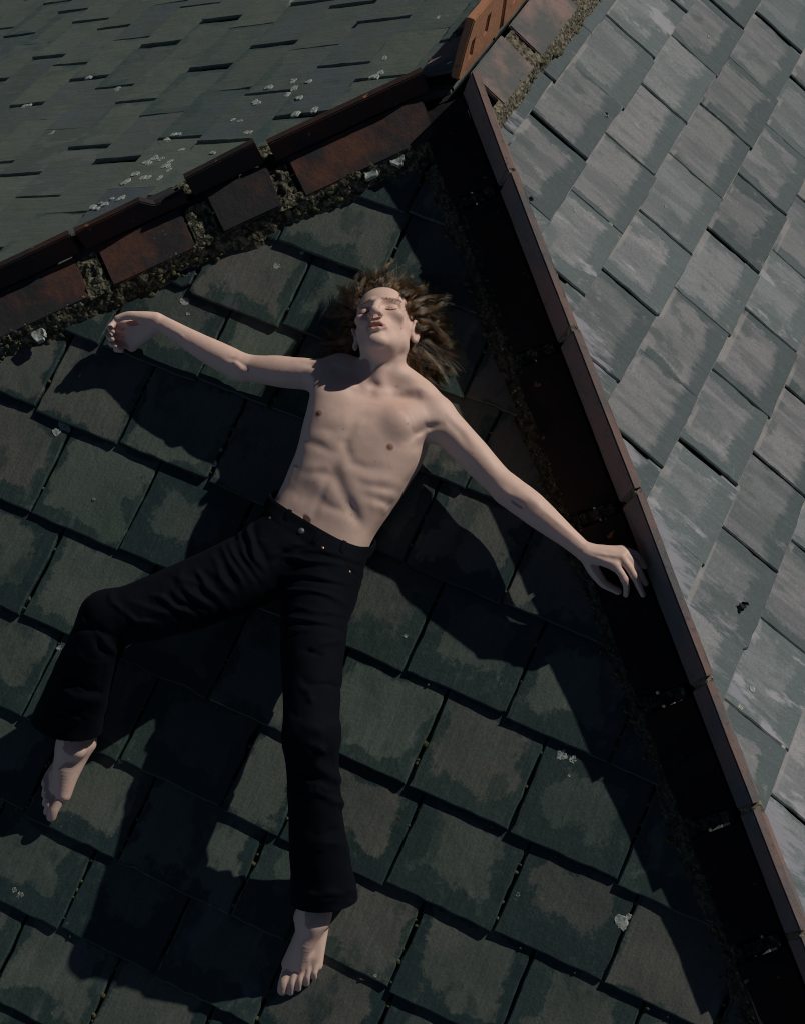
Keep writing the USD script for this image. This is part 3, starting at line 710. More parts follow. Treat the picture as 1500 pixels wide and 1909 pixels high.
# feet: x towards the toes, y to the inner side, z to the instep
def foot(heel, toe, up, inner_right, S=1.0):
    h, t = A(*heel), A(*toe); fx = nrm(t - h); up = np.asarray(up, float)
    fz = nrm(up - (up @ fx) * fx); fy = np.cross(fz, fx)
    if (fy @ ER > 0) != inner_right: fy = -fy
    L = np.linalg.norm(t - h); s = L / .262 * S
    P = lambda x, y, z: h + s * (x * fx + y * fy + z * fz)
    body.ell(P(.028, 0, .030), np.array([.034, .029, .034]) * s, [fx, fy, fz], k=.015)
    body.chain([P(.055, .0, .060), P(.105, .004, .056), P(.165, .012, .028)], [.034 * s, .029 * s, .0185 * s], k=.02)
    body.chain([P(.040, .012, .024), P(.12, .022, .026), P(.182, .034, .020)], [.024 * s, .021 * s, .0195 * s], k=.02)
    body.chain([P(.040, -.012, .022), P(.11, -.024, .020), P(.165, -.034, .0155)], [.023 * s, .019 * s, .0155 * s], k=.02)
    body.chain([P(.150, .0, .024), P(.180, 0, .018)], [.019 * s, .016 * s], k=.02)
    body.ball(P(.058, .031, .072), .0095 * s, k=.02); body.ball(P(.05, -.03, .064), .0095 * s, k=.02)
    for i, (y, x1, r) in enumerate([(.033, .262, .0130), (.0125, .256, .0090), (-.0045, .241, .0084), (-.0205, .224, .0080), (-.0345, .203, .0080)]):
        x0 = .186 - .007 * i
        m = P(x0 + (x1 - x0) * .5, y * 1.02, .025 if i else .022)
        body.chain([P(x0, y, .021), m, P(x1 - r, y * 1.0, .0105 if i else .0135)], [r * 1.05 * s, r * s, r * (1.08 if i else 1.0) * s], k=.003)
        body.groove([P(.11, y * .5 + .004, .055), P(.185, y, .034)], .0035, .0007 if i < 4 else 0, taper=False)
    body.groove([P(.07, -.02, .08), P(.10, .0, .085), P(.13, -.012, .06), P(.16, -.012, .045)], .003, .0016)
    body.groove([P(.10, .0, .085), P(.125, .02, .06), P(.155, .02, .045)], .0026, .0013)
    return P
fR = foot((604, 1672, .012), (549, 1862, .006), [0, 0, 1], False)
fL = foot((178, 1362, .030), (90, 1502, .014), nrm(EC * .90 - ER * .34 + EU * .2), True, 1.12)
# legs inside the cloth
KR, KL = A(584, 1366, .245), A(196, 1140, .25)
for hp_, kn, an in ((A(612, 1060, .10), KR, fR(.055, 0, .075)), (A(512, 1030, .10), KL, fL(.055, 0, .075))):
    body.cone(hp_, kn, .055, .040, k=.02); body.cone(kn, an, .038, .0285, k=.035)

# relief: breastbone, ribs, edge of the rib cage, belly
def rel(pts, sig, amp, w=.19, s=1.25, q=.52): body.groove([A(x, y, w) for x, y in pts], np.asarray(sig) * s, np.asarray(amp) * q, dims=2, side=.09)
z3 = lambda *p: [(480 + a * .28, 680 + b * .28) for a, b in p]
rel(z3((650, 300), (640, 420), (600, 520), (560, 620)), .011, -.0045)                      # breastbone groove
rel(z3((560, 640), (590, 720), (640, 830), (690, 950)), .015, .0040, .18)                  # rib margin, lit side
rel(z3((530, 690), (540, 780), (585, 880), (625, 970), (660, 1030)), .013, -.0058, .18)    # hollow under it
rel(z3((610, 930), (640, 1010)), .012, -.0040, .18)
rel(z3((530, 640), (460, 690), (380, 700), (320, 690)), .012, .0032, .18)
rel(z3((545, 650), (500, 740), (430, 735), (340, 730)), .010, -.0040, .18)
rel(z3((330, 760), (310, 830), (330, 880)), .014, -.0016, .17)
rel(z3((250, 860), (290, 890), (350, 890)), .013, -.0030, .165)
rel(z3((230, 910), (290, 930), (340, 990)), .018, .0040, .165)
rel(z3((500, 720), (450, 850), (400, 950), (360, 1040)), .009, -.0048, .175)               # midline
rel(z3((420, 910), (480, 950), (560, 975), (600, 950)), .010, -.0045, .17)
rel(z3((500, 850), (530, 900)), .022, .0045, .17)
rel(z3((430, 970), (560, 1020)), .022, .0040, .165)
rel(z3((400, 780), (440, 830)), .018, .0035, .17)
rel(z3((600, 600), (640, 660), (720, 690), (850, 690)), .010, -.0042)                      # lower edge of the chest
rel(z3((590, 540), (610, 590)), .010, -.0030)
rel(z3((340, 520), (430, 555), (530, 605)), .009, -.0042)
rel(z3((380, 480), (450, 500), (520, 530)), .013, .0030)
rel(z3((640, 730), (760, 770), (900, 750)), .010, .0030)
rel(z3((690, 790), (800, 800), (920, 800)), .008, -.0030)
rel(z3((700, 830), (820, 845), (930, 830)), .009, .0028)
rel(z3((740, 870), (830, 890), (920, 870)), .008, -.0028)
rel(z3((760, 920), (850, 920)), .009, .0022)
rel(z3((620, 420), (700, 440), (760, 430)), .010, -.0018); rel(z3((620, 340), (720, 360), (780, 360)), .010, -.0018)
rel(z3((590, 340), (640, 330)), .010, .0018)
rel(z3((400, 430), (500, 450), (590, 440)), .009, -.0018); rel(z3((310, 620), (290, 700), (270, 780)), .010, -.0030, .15)
# collar bones, hollows
rel(z3((800, 185), (880, 195), (960, 180), (1060, 150), (1120, 160)), .009, .0060, .15)
rel(z3((1010, 225), (1060, 205), (1100, 215)), .012, -.0055, .15)
rel(z3((900, 120), (980, 120)), .014, -.0060, .14)
rel(z3((760, 195), (790, 150)), .010, -.0070, .15)                                         # notch
rel(z3((660, 130), (700, 110), (740, 190), (760, 240)), .010, .0060, .15)
rel(z3((600, 180), (640, 200), (680, 240)), .011, -.0050, .15)
rel(z3((700, 180), (600, 130), (500, 80)), .009, .0050, .14)
rel(z3((1010, 540), (1060, 480), (1130, 430), (1230, 410)), .009, -.0075, .13, 1, .9)             # armpit fold
# nipples and navel
NP = [A(*z3((415, 330))[0], .19), A(*z3((880, 545))[0], .19)]
for q in NP:
    body.groove([q, q + [0, .001, 0]], .0080, .0010, dims=2, taper=False); body.groove([q, q + [0, .001, 0]], .0028, .0012, dims=2, taper=False)
nv = z3((322, 1036), (334, 1052)); rel(nv, .006, -.0100, .165, 1, .9)
# forearm tendons, veins, elbow
def rel3(pts, sig, amp): body.groove(AA(*pts), sig, amp * 1.6)
rel3([(925, 905, .13), (948, 922, .136), (972, 930, .14)], .009, .0022); rel3([(955, 930, .13), (972, 944, .135)], .007, -.0028)
rel3([(990, 935, .14), (1040, 975, .14), (1085, 1012, .137)], .006, .0014)
rel3([(1085, 1030, .14), (1120, 1043, .136), (1150, 1052, .134)], .0035, .0016); rel3([(1085, 1026, .14), (1125, 1034, .136), (1158, 1038, .134)], .0035, .0016)
rel3([(470, 690, .11), (440, 672, .112), (425, 668, .112)], .006, -.0022); rel3([(440, 676, .113), (448, 686, .11)], .009, .0026)
rel3([(300, 604, .092), (335, 622, .097), (352, 640, .10)], .004, .0016); rel3([(340, 626, .10), (330, 640, .09)], .004, .0014)
rel3([(845, 838, .14), (890, 882, .138), (925, 915, .13)], .007, -.0022); rel3([(830, 780, .15), (856, 806, .148), (872, 830, .145)], .009, -.0022)
rel3([(975, 955, .138), (1020, 990, .138), (1060, 1020, .136)], .005, -.0018); rel3([(965, 918, .13), (1000, 940, .138)], .010, .0022)
rel3([(560, 702, .13), (510, 702, .122), (465, 694, .11)], .007, -.0022); rel3([(600, 690, .14), (580, 680, .135), (560, 676, .13)], .010, -.0020)
rel3([(430, 682, .11), (390, 668, .11), (340, 636, .10)], .006, -.0016)
body.relief(A(650, 880, .15), 1.6, lambda p: (fbm(p * 26, 3, 4) - .5) * .0016 + (fbm(p * 9, 2, 9) - .5) * .002)

skinmesh = smooth_mesh(body.mesh(0.0027), 3)
V = np.array(skinmesh.vertices)
print('body', len(V), 'volume', skinmesh.volume, skinmesh.bounds)
# colouring of the skin itself: lips, nipples, ears, knuckles, toes
hl = ((V - HC) @ HB.T) / HS
def near(c, r, P=V): return np.exp(-(np.linalg.norm(P - np.asarray(c), axis=1) / r) ** 2)
red = np.zeros(len(V)); dark = np.zeros(len(V))
for q in NP:
    d = np.linalg.norm(V[:, :2] - q[:2], axis=1); dark += np.clip((.0105 - d) / .005, 0, .85) * (V[:, 2] > .1)
lip = np.clip((.0275 - np.abs(hl[:, 0])) / .006, 0, 1) * np.exp(-((hl[:, 1] + .0685 + np.abs(hl[:, 0]) * .05) / .0098) ** 4) * (hl[:, 2] > .07)
mouth = np.exp(-((hl[:, 1] + .0682) / .0042) ** 4) * np.clip((.017 - np.abs(hl[:, 0])) / .004, 0, 1) * (hl[:, 2] > .06) * (hl[:, 2] < .0925)
for sx in (-1, 1):
    red += .8 * near((sx * .082, -.008, -.006), .032, hl) + .35 * near((sx * .046, -.022, .072), .026, hl) + .3 * near((sx * .032, .006, .08), .016, hl)
red += .12 * near((0, -.034, .11), .016, hl) + .5 * near(A(700, 745, .15), .035) + .35 * near(A(730, 765, .16), .05)
for q in [(1146, 1055, .12), (1158, 1040, .12), (1163, 1080, .11), (1181, 1073, .11), (1167, 1100, .07), (1198, 1105, .07), (243, 606, .07), (211, 614, .05), (213, 630, .04), (219, 594, .098), (448, 684, .1)]:
    red += .5 * near(A(*q), .016)
for P in (fR, fL):
    for q in [(.25, .033, .012), (.245, .0, .012), (.22, -.03, .012), (.02, 0, .02), (.18, .04, .02)]: red += .5 * near(P(*q), .022)
paint = np.c_[np.clip(red, 0, 1), np.clip(dark, 0, 1), np.clip(lip, 0, 1)]
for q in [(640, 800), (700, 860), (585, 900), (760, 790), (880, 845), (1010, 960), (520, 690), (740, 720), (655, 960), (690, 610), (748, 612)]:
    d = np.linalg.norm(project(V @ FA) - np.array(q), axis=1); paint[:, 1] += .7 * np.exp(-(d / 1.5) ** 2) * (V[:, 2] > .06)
paint[:, 2] = np.maximum(paint[:, 2], 2.2 * mouth)

def skin_material():
    g = Graph('skin'); pos = g('geometry') + '.position'
    a = g('separate_xyz', vector=g('attribute', attribute='paint') + '.vector')
    base = g.mix(g.noise(pos, 14, 3, 0.6), (0.63, 0.44, 0.355), (0.73, 0.52, 0.43))
    base = g.mix(g.step(g.noise(pos, 60, 4, 0.7), .5, .75, 0, .35), base, (0.56, 0.33, 0.26))
    base = g.mix(g.math('multiply', a + '.x', 0.5), base, (0.58, 0.29, 0.24))
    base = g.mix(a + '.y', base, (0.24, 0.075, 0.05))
    base = g.mix(g.math('multiply', a + '.z', 0.7, clamp=True), base, (0.42, 0.165, 0.135))
    base = g.mix(g.step(a + '.z', 1.2, 2.0), base, (0.09, 0.025, 0.022))
    nb = g('bump', height=g.noise(pos, 420, 3, 0.6), strength=0.22, distance=0.002) + '.normal'
    return g.done(g('principled_bsdf', base_color=base, roughness=0.56, specular_ior_level=0.35, subsurface_weight=0.07, subsurface_scale=0.006, subsurface_radius=(1.0, 0.35, 0.2), normal=nb) + '.BSDF')
M['skin'] = skin_material()
bodyprim = obj('body', trimesh.Trimesh(V - BASE, skinmesh.faces, process=False), M['skin'], person, smooth=True, paint=paint)

# ------------------------------------------------------------------ jeans
jn = Field()
pel = [((628, 918), 103 * K, .010, .196), ((614, 946), 102 * K, .008, .192), ((602, 970), 101 * K, .008, .188), ((583, 1010), 101 * K, .006, .184), ((568, 1045), 106 * K, .006, .188), ((556, 1080), 108 * K, .010, .180), ((548, 1110), 100 * K, .02, .165)]
jn.custom(*loft(pel, 2.9, tilt=.10), k=.03)
tR = AA((600, 1065, .110), (590, 1130, .140), (583, 1215, .178), (581, 1300, .215), (580, 1372, .243))
jn.chain(tR, [.094, .086, .077, .070, .066], k=.03)
sR = [tR[-1]] + AA((583, 1440, .210), (590, 1540, .158), (599, 1630, .098), (606, 1700, .040), (610, 1740, .015))
jn.chain(sR, [.066, .063, .067, .075, .085, .090], k=.02)
tL = AA((520, 1035, .110), (440, 1075, .150), (350, 1112, .192), (265, 1140, .230), (200, 1152, .247))
jn.chain(tL, [.094, .092, .086, .075, .066], k=.03)
sL = [tL[-1]] + AA((175, 1210, .232), (150, 1275, .178), (130, 1335, .115), (118, 1375, .08))
jn.chain(sL, [.066, .068, .076, .086, .093], k=.02)
fr_ = np.random.default_rng(3)
def fold(pts, sig, amp, w):
    pts = np.array(pts, float) + fr_.normal(0, 3.0, (len(pts), 2))
    if len(pts) == 3: pts = np.array([pts[0], (pts[0] + pts[1]) / 2 + fr_.normal(0, 3, 2), pts[1], (pts[1] + pts[2]) / 2 + fr_.normal(0, 3, 2), pts[2]])
    jn.groove([A(x, y, w) for x, y in pts], sig * fr_.uniform(.75, 1.5, len(pts)), amp * fr_.uniform(.35, 1.35) * fr_.uniform(.6, 1.2, len(pts)), dims=2, side=.05)
q5 = lambda *p: [(a * .48, 880 + b * .48) for a, b in p]
for pts in [((950, 200), (985, 280), (1030, 380)), ((920, 225), (960, 330), (1010, 420)), ((880, 255), (930, 340), (985, 440)), ((860, 280), (905, 370), (950, 460)), ((840, 330), (880, 420), (920, 480)),
            ((790, 400), (830, 460), (880, 500)), ((740, 420), (790, 500), (840, 530)), ((690, 460), (750, 530), (800, 560)), ((640, 500), (700, 545), (770, 570)), ((560, 520), (640, 560), (720, 580)), ((500, 560), (580, 600), (660, 600))]:
    fold(q5(*pts), .0062, .0078, .19)
    fold([(x + 9, y - 2) for x, y in q5(*pts)], .008, -.0050, .19)
for pts in [((1090, 330), (1200, 345), (1350, 350)), ((1080, 400), (1180, 405), (1330, 420)), ((1085, 470), (1200, 470), (1320, 500)), ((1090, 520), (1220, 545), (1330, 560)), ((1100, 300), (1220, 300), (1380, 330)),
            ((1110, 620), (1160, 625), (1220, 620)), ((1060, 330), (1110, 300), (1180, 290)), ((1120, 570), (1220, 590), (1300, 600))]:
    fold(q5(*pts), .0058, .0068, .2)
    fold([(x, y + 8) for x, y in q5(*pts)], .007, -.0045, .2)
fold(q5((400, 620), (440, 680), (470, 720)), .010, .008, .24); fold(q5((370, 560), (420, 640), (440, 720)), .010, -.007, .24)
fold([(565, 1345), (600, 1360), (625, 1352)], .010, .006, .3); fold([(560, 1400), (590, 1410), (622, 1395)], .009, .005, .28)
fold([(600, 1430), (625, 1450)], .011, .007, .26); fold([(590, 1480), (640, 1500)], .010, .006, .2); fold([(560, 1560), (640, 1580)], .012, .005, .16)
fold([(560, 1660), (600, 1672), (650, 1664)], .009, .005, .13); fold([(110, 1290), (160, 1310), (195, 1300)], .010, .006, .2); fold([(80, 1330), (130, 1345), (180, 1340)], .009, .005, .14)
fold([(602, 1000), (650, 1016)], .006, -.003, .19)
wl = AA((519, 914, .12), (533, 943, .15), (556, 970, .17), (600, 986, .18), (645, 1001, .165), (686, 1017, .12))
WN = nrm(np.cross(A(688, 1018, .10) - A(517, 912, .10), A(600, 986, .178) - A(517, 912, .10)))
WN = WN if WN @ AXD > 0 else -WN
def waistband(p):
    t = (p - F32(A(600, 986, .178))) @ F32(WN)
    return np.clip(t / .003, 0, 1) * np.clip((.038 - t) / .003, 0, 1) * .0026 - .0012 * np.exp(-((t - .0335) / .0016) ** 2)
jn.relief(A(600, 1000, .12), .22, waistband)
for pts in [((640, 1030), (642, 1052), (660, 1072), (676, 1078)), ((520, 990), (512, 1004), (494, 1010), (480, 1000)), ((562, 1000), (556, 1040), (548, 1085), (540, 1120))]:
    fold(pts, .0022, -.0022, .19)
jn.relief(A(400, 1200, .15), 1.5, lambda p: (fbm(p * 16, 3, 21) - .5) * .007 + (fbm(p * np.array([60, 60, 60]), 2, 2) - .5) * .0012)
for _ in range(26):                                            # small irregular creases
    leg = fr_.random() < .5; t = fr_.random()
    c = np.array([[590, 1130], [582, 1370], [604, 1680]] if leg else [[450, 1080], [195, 1140], [125, 1340]], float)
    c = np.array([np.interp(t, [0, .5, 1], c[:, k]) for k in (0, 1)]) + fr_.normal(0, 12, 2)
    an = (0.1 if leg else (1.1 if t < .5 else .2)) + fr_.normal(0, .5); d = np.array([math.cos(an), math.sin(an)]) * fr_.uniform(14, 34)
    fold([c - d, c + fr_.normal(0, 4, 2), c + d], .0065, fr_.choice([-1, 1]) * .0045, .24)
for pts in ([(640, 1060), (642, 1200), (630, 1370), (640, 1500), (662, 1690)], [(240, 1195), (222, 1260), (180, 1350)]):
    jn.groove([A(x, y, .14) for x, y in pts], .0020, -.0016, dims=2, side=.03)
for a_, b_ in (((548, 1672), (664, 1676)), ((62, 1328), (176, 1346))): jn.groove([A(*a_, .1), A(*b_, .1)], .0018, -.0016, dims=2, side=.02)
jm = smooth_mesh(jn.mesh(0.0037), 2)
# open at the waist and at the two hems: cut the closed shape, then turn the cloth in at the rims
def cut(m, origin, normal):
    return trimesh.intersections.slice_mesh_plane(m, normal, origin)
V0 = jm
wa = nrm(A(686, 1017, .12) - A(556, 970, .17)); wb_ = nrm(A(519, 914, .12) - A(556, 970, .17))
# waist plane through the three points of the waistband's edge
pn = nrm(np.cross(A(686, 1017, .115) - A(519, 914, .115), A(556, 967, .172) - A(519, 914, .115)))
if pn @ AXD < 0: pn = -pn
wn = nrm(np.cross(A(688, 1018, .10) - A(517, 912, .10), A(600, 986, .178) - A(517, 912, .10)))
if wn @ AXD < 0: wn = -wn
jm = cut(jm, A(600, 986, .178), wn)
hemR = nrm(A(583, 1440, .232) - A(606, 1700, .07)); jm = cut(jm, A(604, 1688, .09), nrm(hemR * .8 + EU * .6)) if True else jm
hemL = nrm(A(175, 1210, .232) - A(130, 1340, .11)); jm = cut(jm, A(122, 1352, .10), nrm(hemL * .8 + EU * .5)) if False else jm
lowL = A(122, 1352, .10)
# the left hem: cut only the shin part (plane test limited to the left leg)
v = np.array(jm.vertices); nl = nrm(hemL * .8 + EU * .5)
leg = v[:, 0] < A(330, 1200, .15)[0]
bad = (((v - lowL) @ nl) < 0) & leg
fk = ~bad[jm.faces].any(1)
jm = trimesh.Trimesh(v, jm.faces[fk], process=False); jm.remove_unreferenced_vertices()
jm.merge_vertices()
def rims(m, depth=.012, turn=.006):
    """turns every open rim of the cloth inwards, so that it shows a thickness"""
    e = np.sort(m.edges, axis=1); uq, inv, cnt = np.unique(e, axis=0, return_inverse=True, return_counts=True)
    bnd = m.edges[cnt[inv] == 1]
    vn = m.vertex_normals; vv = np.array(m.vertices); ids = np.unique(bnd); mp = {i: k + len(vv) for k, i in enumerate(ids)}
    new = vv[ids] - vn[ids] * turn
    f = [[b, a, mp[a]] for a, b in bnd] + [[b, mp[a], mp[b]] for a, b in bnd]
    return trimesh.Trimesh(np.vstack([vv, new]), np.vstack([m.faces, f]), process=False)
jm = rims(jm)
def denim():
    g = Graph('black_denim'); pos = g('texture_coordinate') + '.object'
    a = g.noise(pos, 30, 4, 0.65); b = g.noise(g.scale(pos, (1, 1, 1)), 700, 2, 0.6)
    col = g.mix(a, (0.0018, 0.0025, 0.0042), (0.0034, 0.0048, 0.0080))
    nb = g('bump', height=b, strength=0.3, distance=0.002) + '.normal'
    return g.done(g('principled_bsdf', base_color=col, roughness=0.85, specular_ior_level=0.08, sheen_weight=0.012, sheen_roughness=0.4, sheen_tint=(0.4, 0.6, 0.9), normal=nb) + '.BSDF')
M['denim'] = denim()
jeans = obj('jeans', trimesh.Trimesh(np.array(jm.vertices) - BASE, jm.faces, process=False), M['denim'], person, smooth=60)
print('jeans', len(jm.vertices))

# ------------------------------------------------------------------ hair, brows, lashes (strands)
from scipy.spatial import cKDTree
TREE = cKDTree(V)
def curves(name, strands, width, mat, parent, tip=.3):
    """strands (n, m, 3) in person coordinates"""
    n, m, _ = strands.shape
    c = UsdGeom.BasisCurves.Define(stage, path_of(name, parent))
    c.CreateTypeAttr('cubic'); c.CreateBasisAttr('catmullRom'); c.CreateWrapAttr('pinned')
    c.CreatePointsAttr(Vt.Vec3fArray.FromNumpy(strands.reshape(-1, 3).astype(np.float32)))
    c.CreateCurveVertexCountsAttr(Vt.IntArray.FromNumpy(np.full(n, m, np.int32)))
    w = np.tile(width * np.linspace(1, tip, m), n).astype(np.float32)
    c.CreateWidthsAttr(Vt.FloatArray.FromNumpy(w)); c.SetWidthsInterpolation('vertex')
    UsdShade.MaterialBindingAPI.Apply(c.GetPrim()).Bind(M[mat])
    return c.GetPrim()
def hair_material(name, c0, c1):
    g = Graph(name); pos = g('geometry') + '.position'
    col = g.mix(g.step(g.noise(pos, 45, 3, .6), .35, .68), c0, c1)
    return g.done(g('principled_hair_bsdf', model='Chiang', parametrization='Direct coloring', color=col, roughness=.32, radial_roughness=.45, random_roughness=.2, coat=.1) + '.BSDF')
M['hair'] = hair_material('brown_hair', (0.004, 0.0028, 0.0018), (0.085, 0.049, 0.021))
M['brow'] = hair_material('brown_brow', (0.012, 0.008, 0.006), (0.03, 0.02, 0.013))
hr = np.random.default_rng(11)
def scalp(n):
    out = []
    while len(out) < n:
        d = hr.normal(size=3); d /= np.linalg.norm(d)
        q = np.array([0, .035, -.014]) + d * np.array([.071, .086, .094]) * 1.0
        if (q[2] < .0 or q[1] > .016) and q[1] > -.028 * np.clip((abs(q[0]) - .026) / .025, 0, 1) * (q[2] > 0) + np.interp(q[2], [-.1, -.03, -.012, .010, .03, .05, .064, .09], [-.045, -.045, -.02, .008, .038, .060, .073, .2]): out.append(q)
    return np.array(out)
def lock(q, n, L=None, spread=.0040, npt=16):
    """one lock of hair from scalp point q (head axes): rises a little, falls to the slates and fans out from the head"""
    root = H(*q); nrmv = nrm((np.array([q[0], q[1] - .035, q[2] + .014]) / np.array([.071, .086, .094]) ** 2) @ HB)
    v = root - HC; th = math.atan2(v @ EU, v @ ER)
    r0 = math.hypot(v @ EU, v @ ER)
    th2 = th + (noise(np.array([math.cos(th) * 2.2 + 7, math.sin(th) * 2.2, 3.0])) - .5) * 1.1 + hr.normal(0, .07)
    lenk = noise(np.array([math.cos(th) * 3.1, math.sin(th) * 3.1 + 5, 9.0]))
    if abs(th) < 1.2 or q[0] > .05: th2 += -.40 * hr.random()              # right side sweeps down past the ear
    if q[1] < .0 and q[0] > 0: th2 = -.95 + hr.normal(0, .22)
    if q[1] < .0 and q[0] <= 0: th2 = math.pi + .35 + hr.normal(0, .25)
    dirn = math.cos(th2) * ER + math.sin(th2) * EU
    reach = {True: .235, False: .190}[math.sin(th2) > .6] * (hr.uniform(.74, 1.04) + .40 * (lenk - .5))
    if math.sin(th2) < -.4: reach *= .9
    reach = max(reach, r0 + .030)
    land = HC + dirn * reach; land[2] = hr.uniform(.018, .034)
    perp = np.cross(dirn, [0, 0, 1.0])
    c1 = root + nrmv * hr.uniform(.020, .046) + dirn * .012
    c2 = HC + dirn * max(reach * .78, r0 + .018); c2[2] = max(.036, root[2] * .42 + hr.uniform(0, .02))
    t = np.linspace(0, 1, npt)[:, None]
    base = (1 - t) ** 3 * root + 3 * (1 - t) ** 2 * t * c1 + 3 * (1 - t) * t ** 2 * c2 + t ** 3 * land
    ph, fr, am = hr.uniform(0, 6.28), hr.uniform(3, 8), hr.uniform(.006, .017)
    curl = (noise(np.array([math.cos(th) * 2.5, math.sin(th) * 2.5, 21.0])) - .5) * .13 + hr.normal(0, .012)
    base = base + perp * (np.sin(t * fr + ph) - math.sin(ph)) * am * t + perp * curl * t ** 2 + np.array([0, 0, 1.0]) * np.cos(t * fr + ph) * am * .6 * t
    base = base - EU * t ** 2 * (.014 if abs(math.sin(th2)) < .85 else .006) * hr.uniform(.5, 1.4)
    off = hr.normal(size=(n, 1, 3)) * spread * (1 - .72 * t[None] ** .8)
    jit = hr.normal(size=(n, 1, 3)) * .0028 * t[None] ** 2
    k = hr.uniform(.55, 1.0, (n, 1)) ** .7; ti = np.clip(t[None, :, 0] * k, 0, 1) * (npt - 1)
    i0 = np.minimum(ti.astype(int), npt - 2); fr_ = (ti - i0)[..., None]
    S = base[i0] * (1 - fr_) + base[i0 + 1] * fr_ + off + jit
    S[:, 0] = root + (S[:, 0] - root) * .8
    S[..., 2] = np.maximum(S[..., 2], .0165 + hr.random((n, 1)) * .006)
    return S
allS = [lock(q, 40) for q in scalp(300)]
allS += [lock(q, 6, spread=.016) for q in scalp(120)]                       # loose strands
hairS = np.concatenate(allS)
curves('hair', hairS - BASE,  .0011, 'hair', person, .35)
# brows and lashes follow the skin
def on_skin(q): return V[TREE.query(H(*q))[1]]
for sx in (-1, 1):
    st = []
    for i in range(200):
        u = hr.random(); x = sx * (.012 + .038 * u); y = .0235 + .0055 * math.sin(u * 2.2) - .004 * u + hr.normal(0, .0009 * (1.15 - u * .7))
        a = on_skin((x, y, .09 - .022 * u)); d = (np.array([sx * (.4 + u), .55 - u * .75, .25]) @ HB); d = nrm(d)
        L = hr.uniform(.004, .007); t = np.linspace(0, 1, 4)[:, None]
        st.append(a + d * L * t + (np.array([0, 0, 1.0]) @ HB) * (.0012 * np.sin(t * 2.6)))
    curves('eyebrow', np.array(st) - BASE, .0010, 'brow', person, .3)
    st = []
    for k in range(7):                                         # the closed lids' lash line, seen end on
        u = np.linspace(0, 1, 12); x = sx * (.0195 + .0275 * u); y = -.0002 - .0052 * np.sin(u * math.pi) + .0004 * (k - 3)
        q = np.array([on_skin((a, b, .080 - .006 * c)) for a, b, c in zip(x, y, u)])
        q[1:-1] = (q[:-2] + q[1:-1] * 2 + q[2:]) / 4
        st.append(q + (np.array([0, -.0004 * (k % 3), .0010 + .0006 * (k % 3)]) @ HB))
    curves('eyelash', np.array(st) - BASE, .0013, 'brow', person, .8)

# ------------------------------------------------------------------ small parts of the jeans
JV = np.array(jm.vertices); JP = project(JV @ FA); JN = jm.vertex_normals
def on_jeans(px):
    d = np.linalg.norm(JP - np.array(px), axis=1); c = np.argsort(d)[:40]; c = c[d[c] < max(3.0, d[c[0]] + 1)]
    i = c[np.argmax(JV[c][:, 2])]; n = JN[i]; return JV[i], (n if n @ EC > 0 else -n)
g = Graph('copper'); M['copper'] = g.done(g('principled_bsdf', base_color=(0.36, 0.22, 0.17), metallic=0.85, roughness=0.42) + '.BSDF')
g = Graph('dull_metal'); M['metal'] = g.done(g('principled_bsdf', base_color=(0.12, 0.12, 0.13), metallic=0.8, roughness=0.5) + '.BSDF')
def stud(name, px, r, mat, h=.0022):
    c, n = on_jeans(px)
    t = trimesh.creation.revolve(np.array([[0, h], [r * .45, h * .98], [r * .85, h * .7], [r, 0], [r * .9, -.002], [0, -.002]]), sections=20)
    t.apply_transform(trimesh.geometry.align_vectors([0, 0, 1], n)); t.vertices += c - BASE
    if t.volume < 0: t.invert()
    return obj(name, t, M[mat], jeans, smooth=35)
for p in ((603, 1020), (654, 1066), (501, 964)): stud('rivet', p, .0042, 'copper', .0026)
stud('button', (562, 989), .0085, 'metal', .004)
def belt_loop(px, w=.011, L=.042):
    c, n = on_jeans(px); x = nrm(np.cross(AXD, n)); y = nrm(np.cross(n, x))
    s = np.linspace(-L / 2, L / 2, 9); arch = .0012 + .0026 * np.cos(s / L * math.pi) ** .5
    v = []
    for si, a in zip(s, arch):
        for e, hh in ((-w / 2, a - .0016), (-w / 2, a), (w / 2, a), (w / 2, a - .0016)): v.append(c + y * si + x * e + n * hh)
    v = np.array(v) - BASE; f = []
    for i in range(8):
        for k in range(4): a, b = i * 4 + k, i * 4 + (k + 1) % 4; f += [[a, b, b + 4], [a, b + 4, a + 4]]
    f += [[0, 2, 1], [0, 3, 2], [32, 33, 34], [32, 34, 35]]
    t = trimesh.Trimesh(v, f, process=False); trimesh.repair.fix_normals(t)
    return obj('belt_loop', t, M['denim'], jeans)
for p in ((590, 1000), (642, 1019), (534, 962)): belt_loop(p, L=.034)

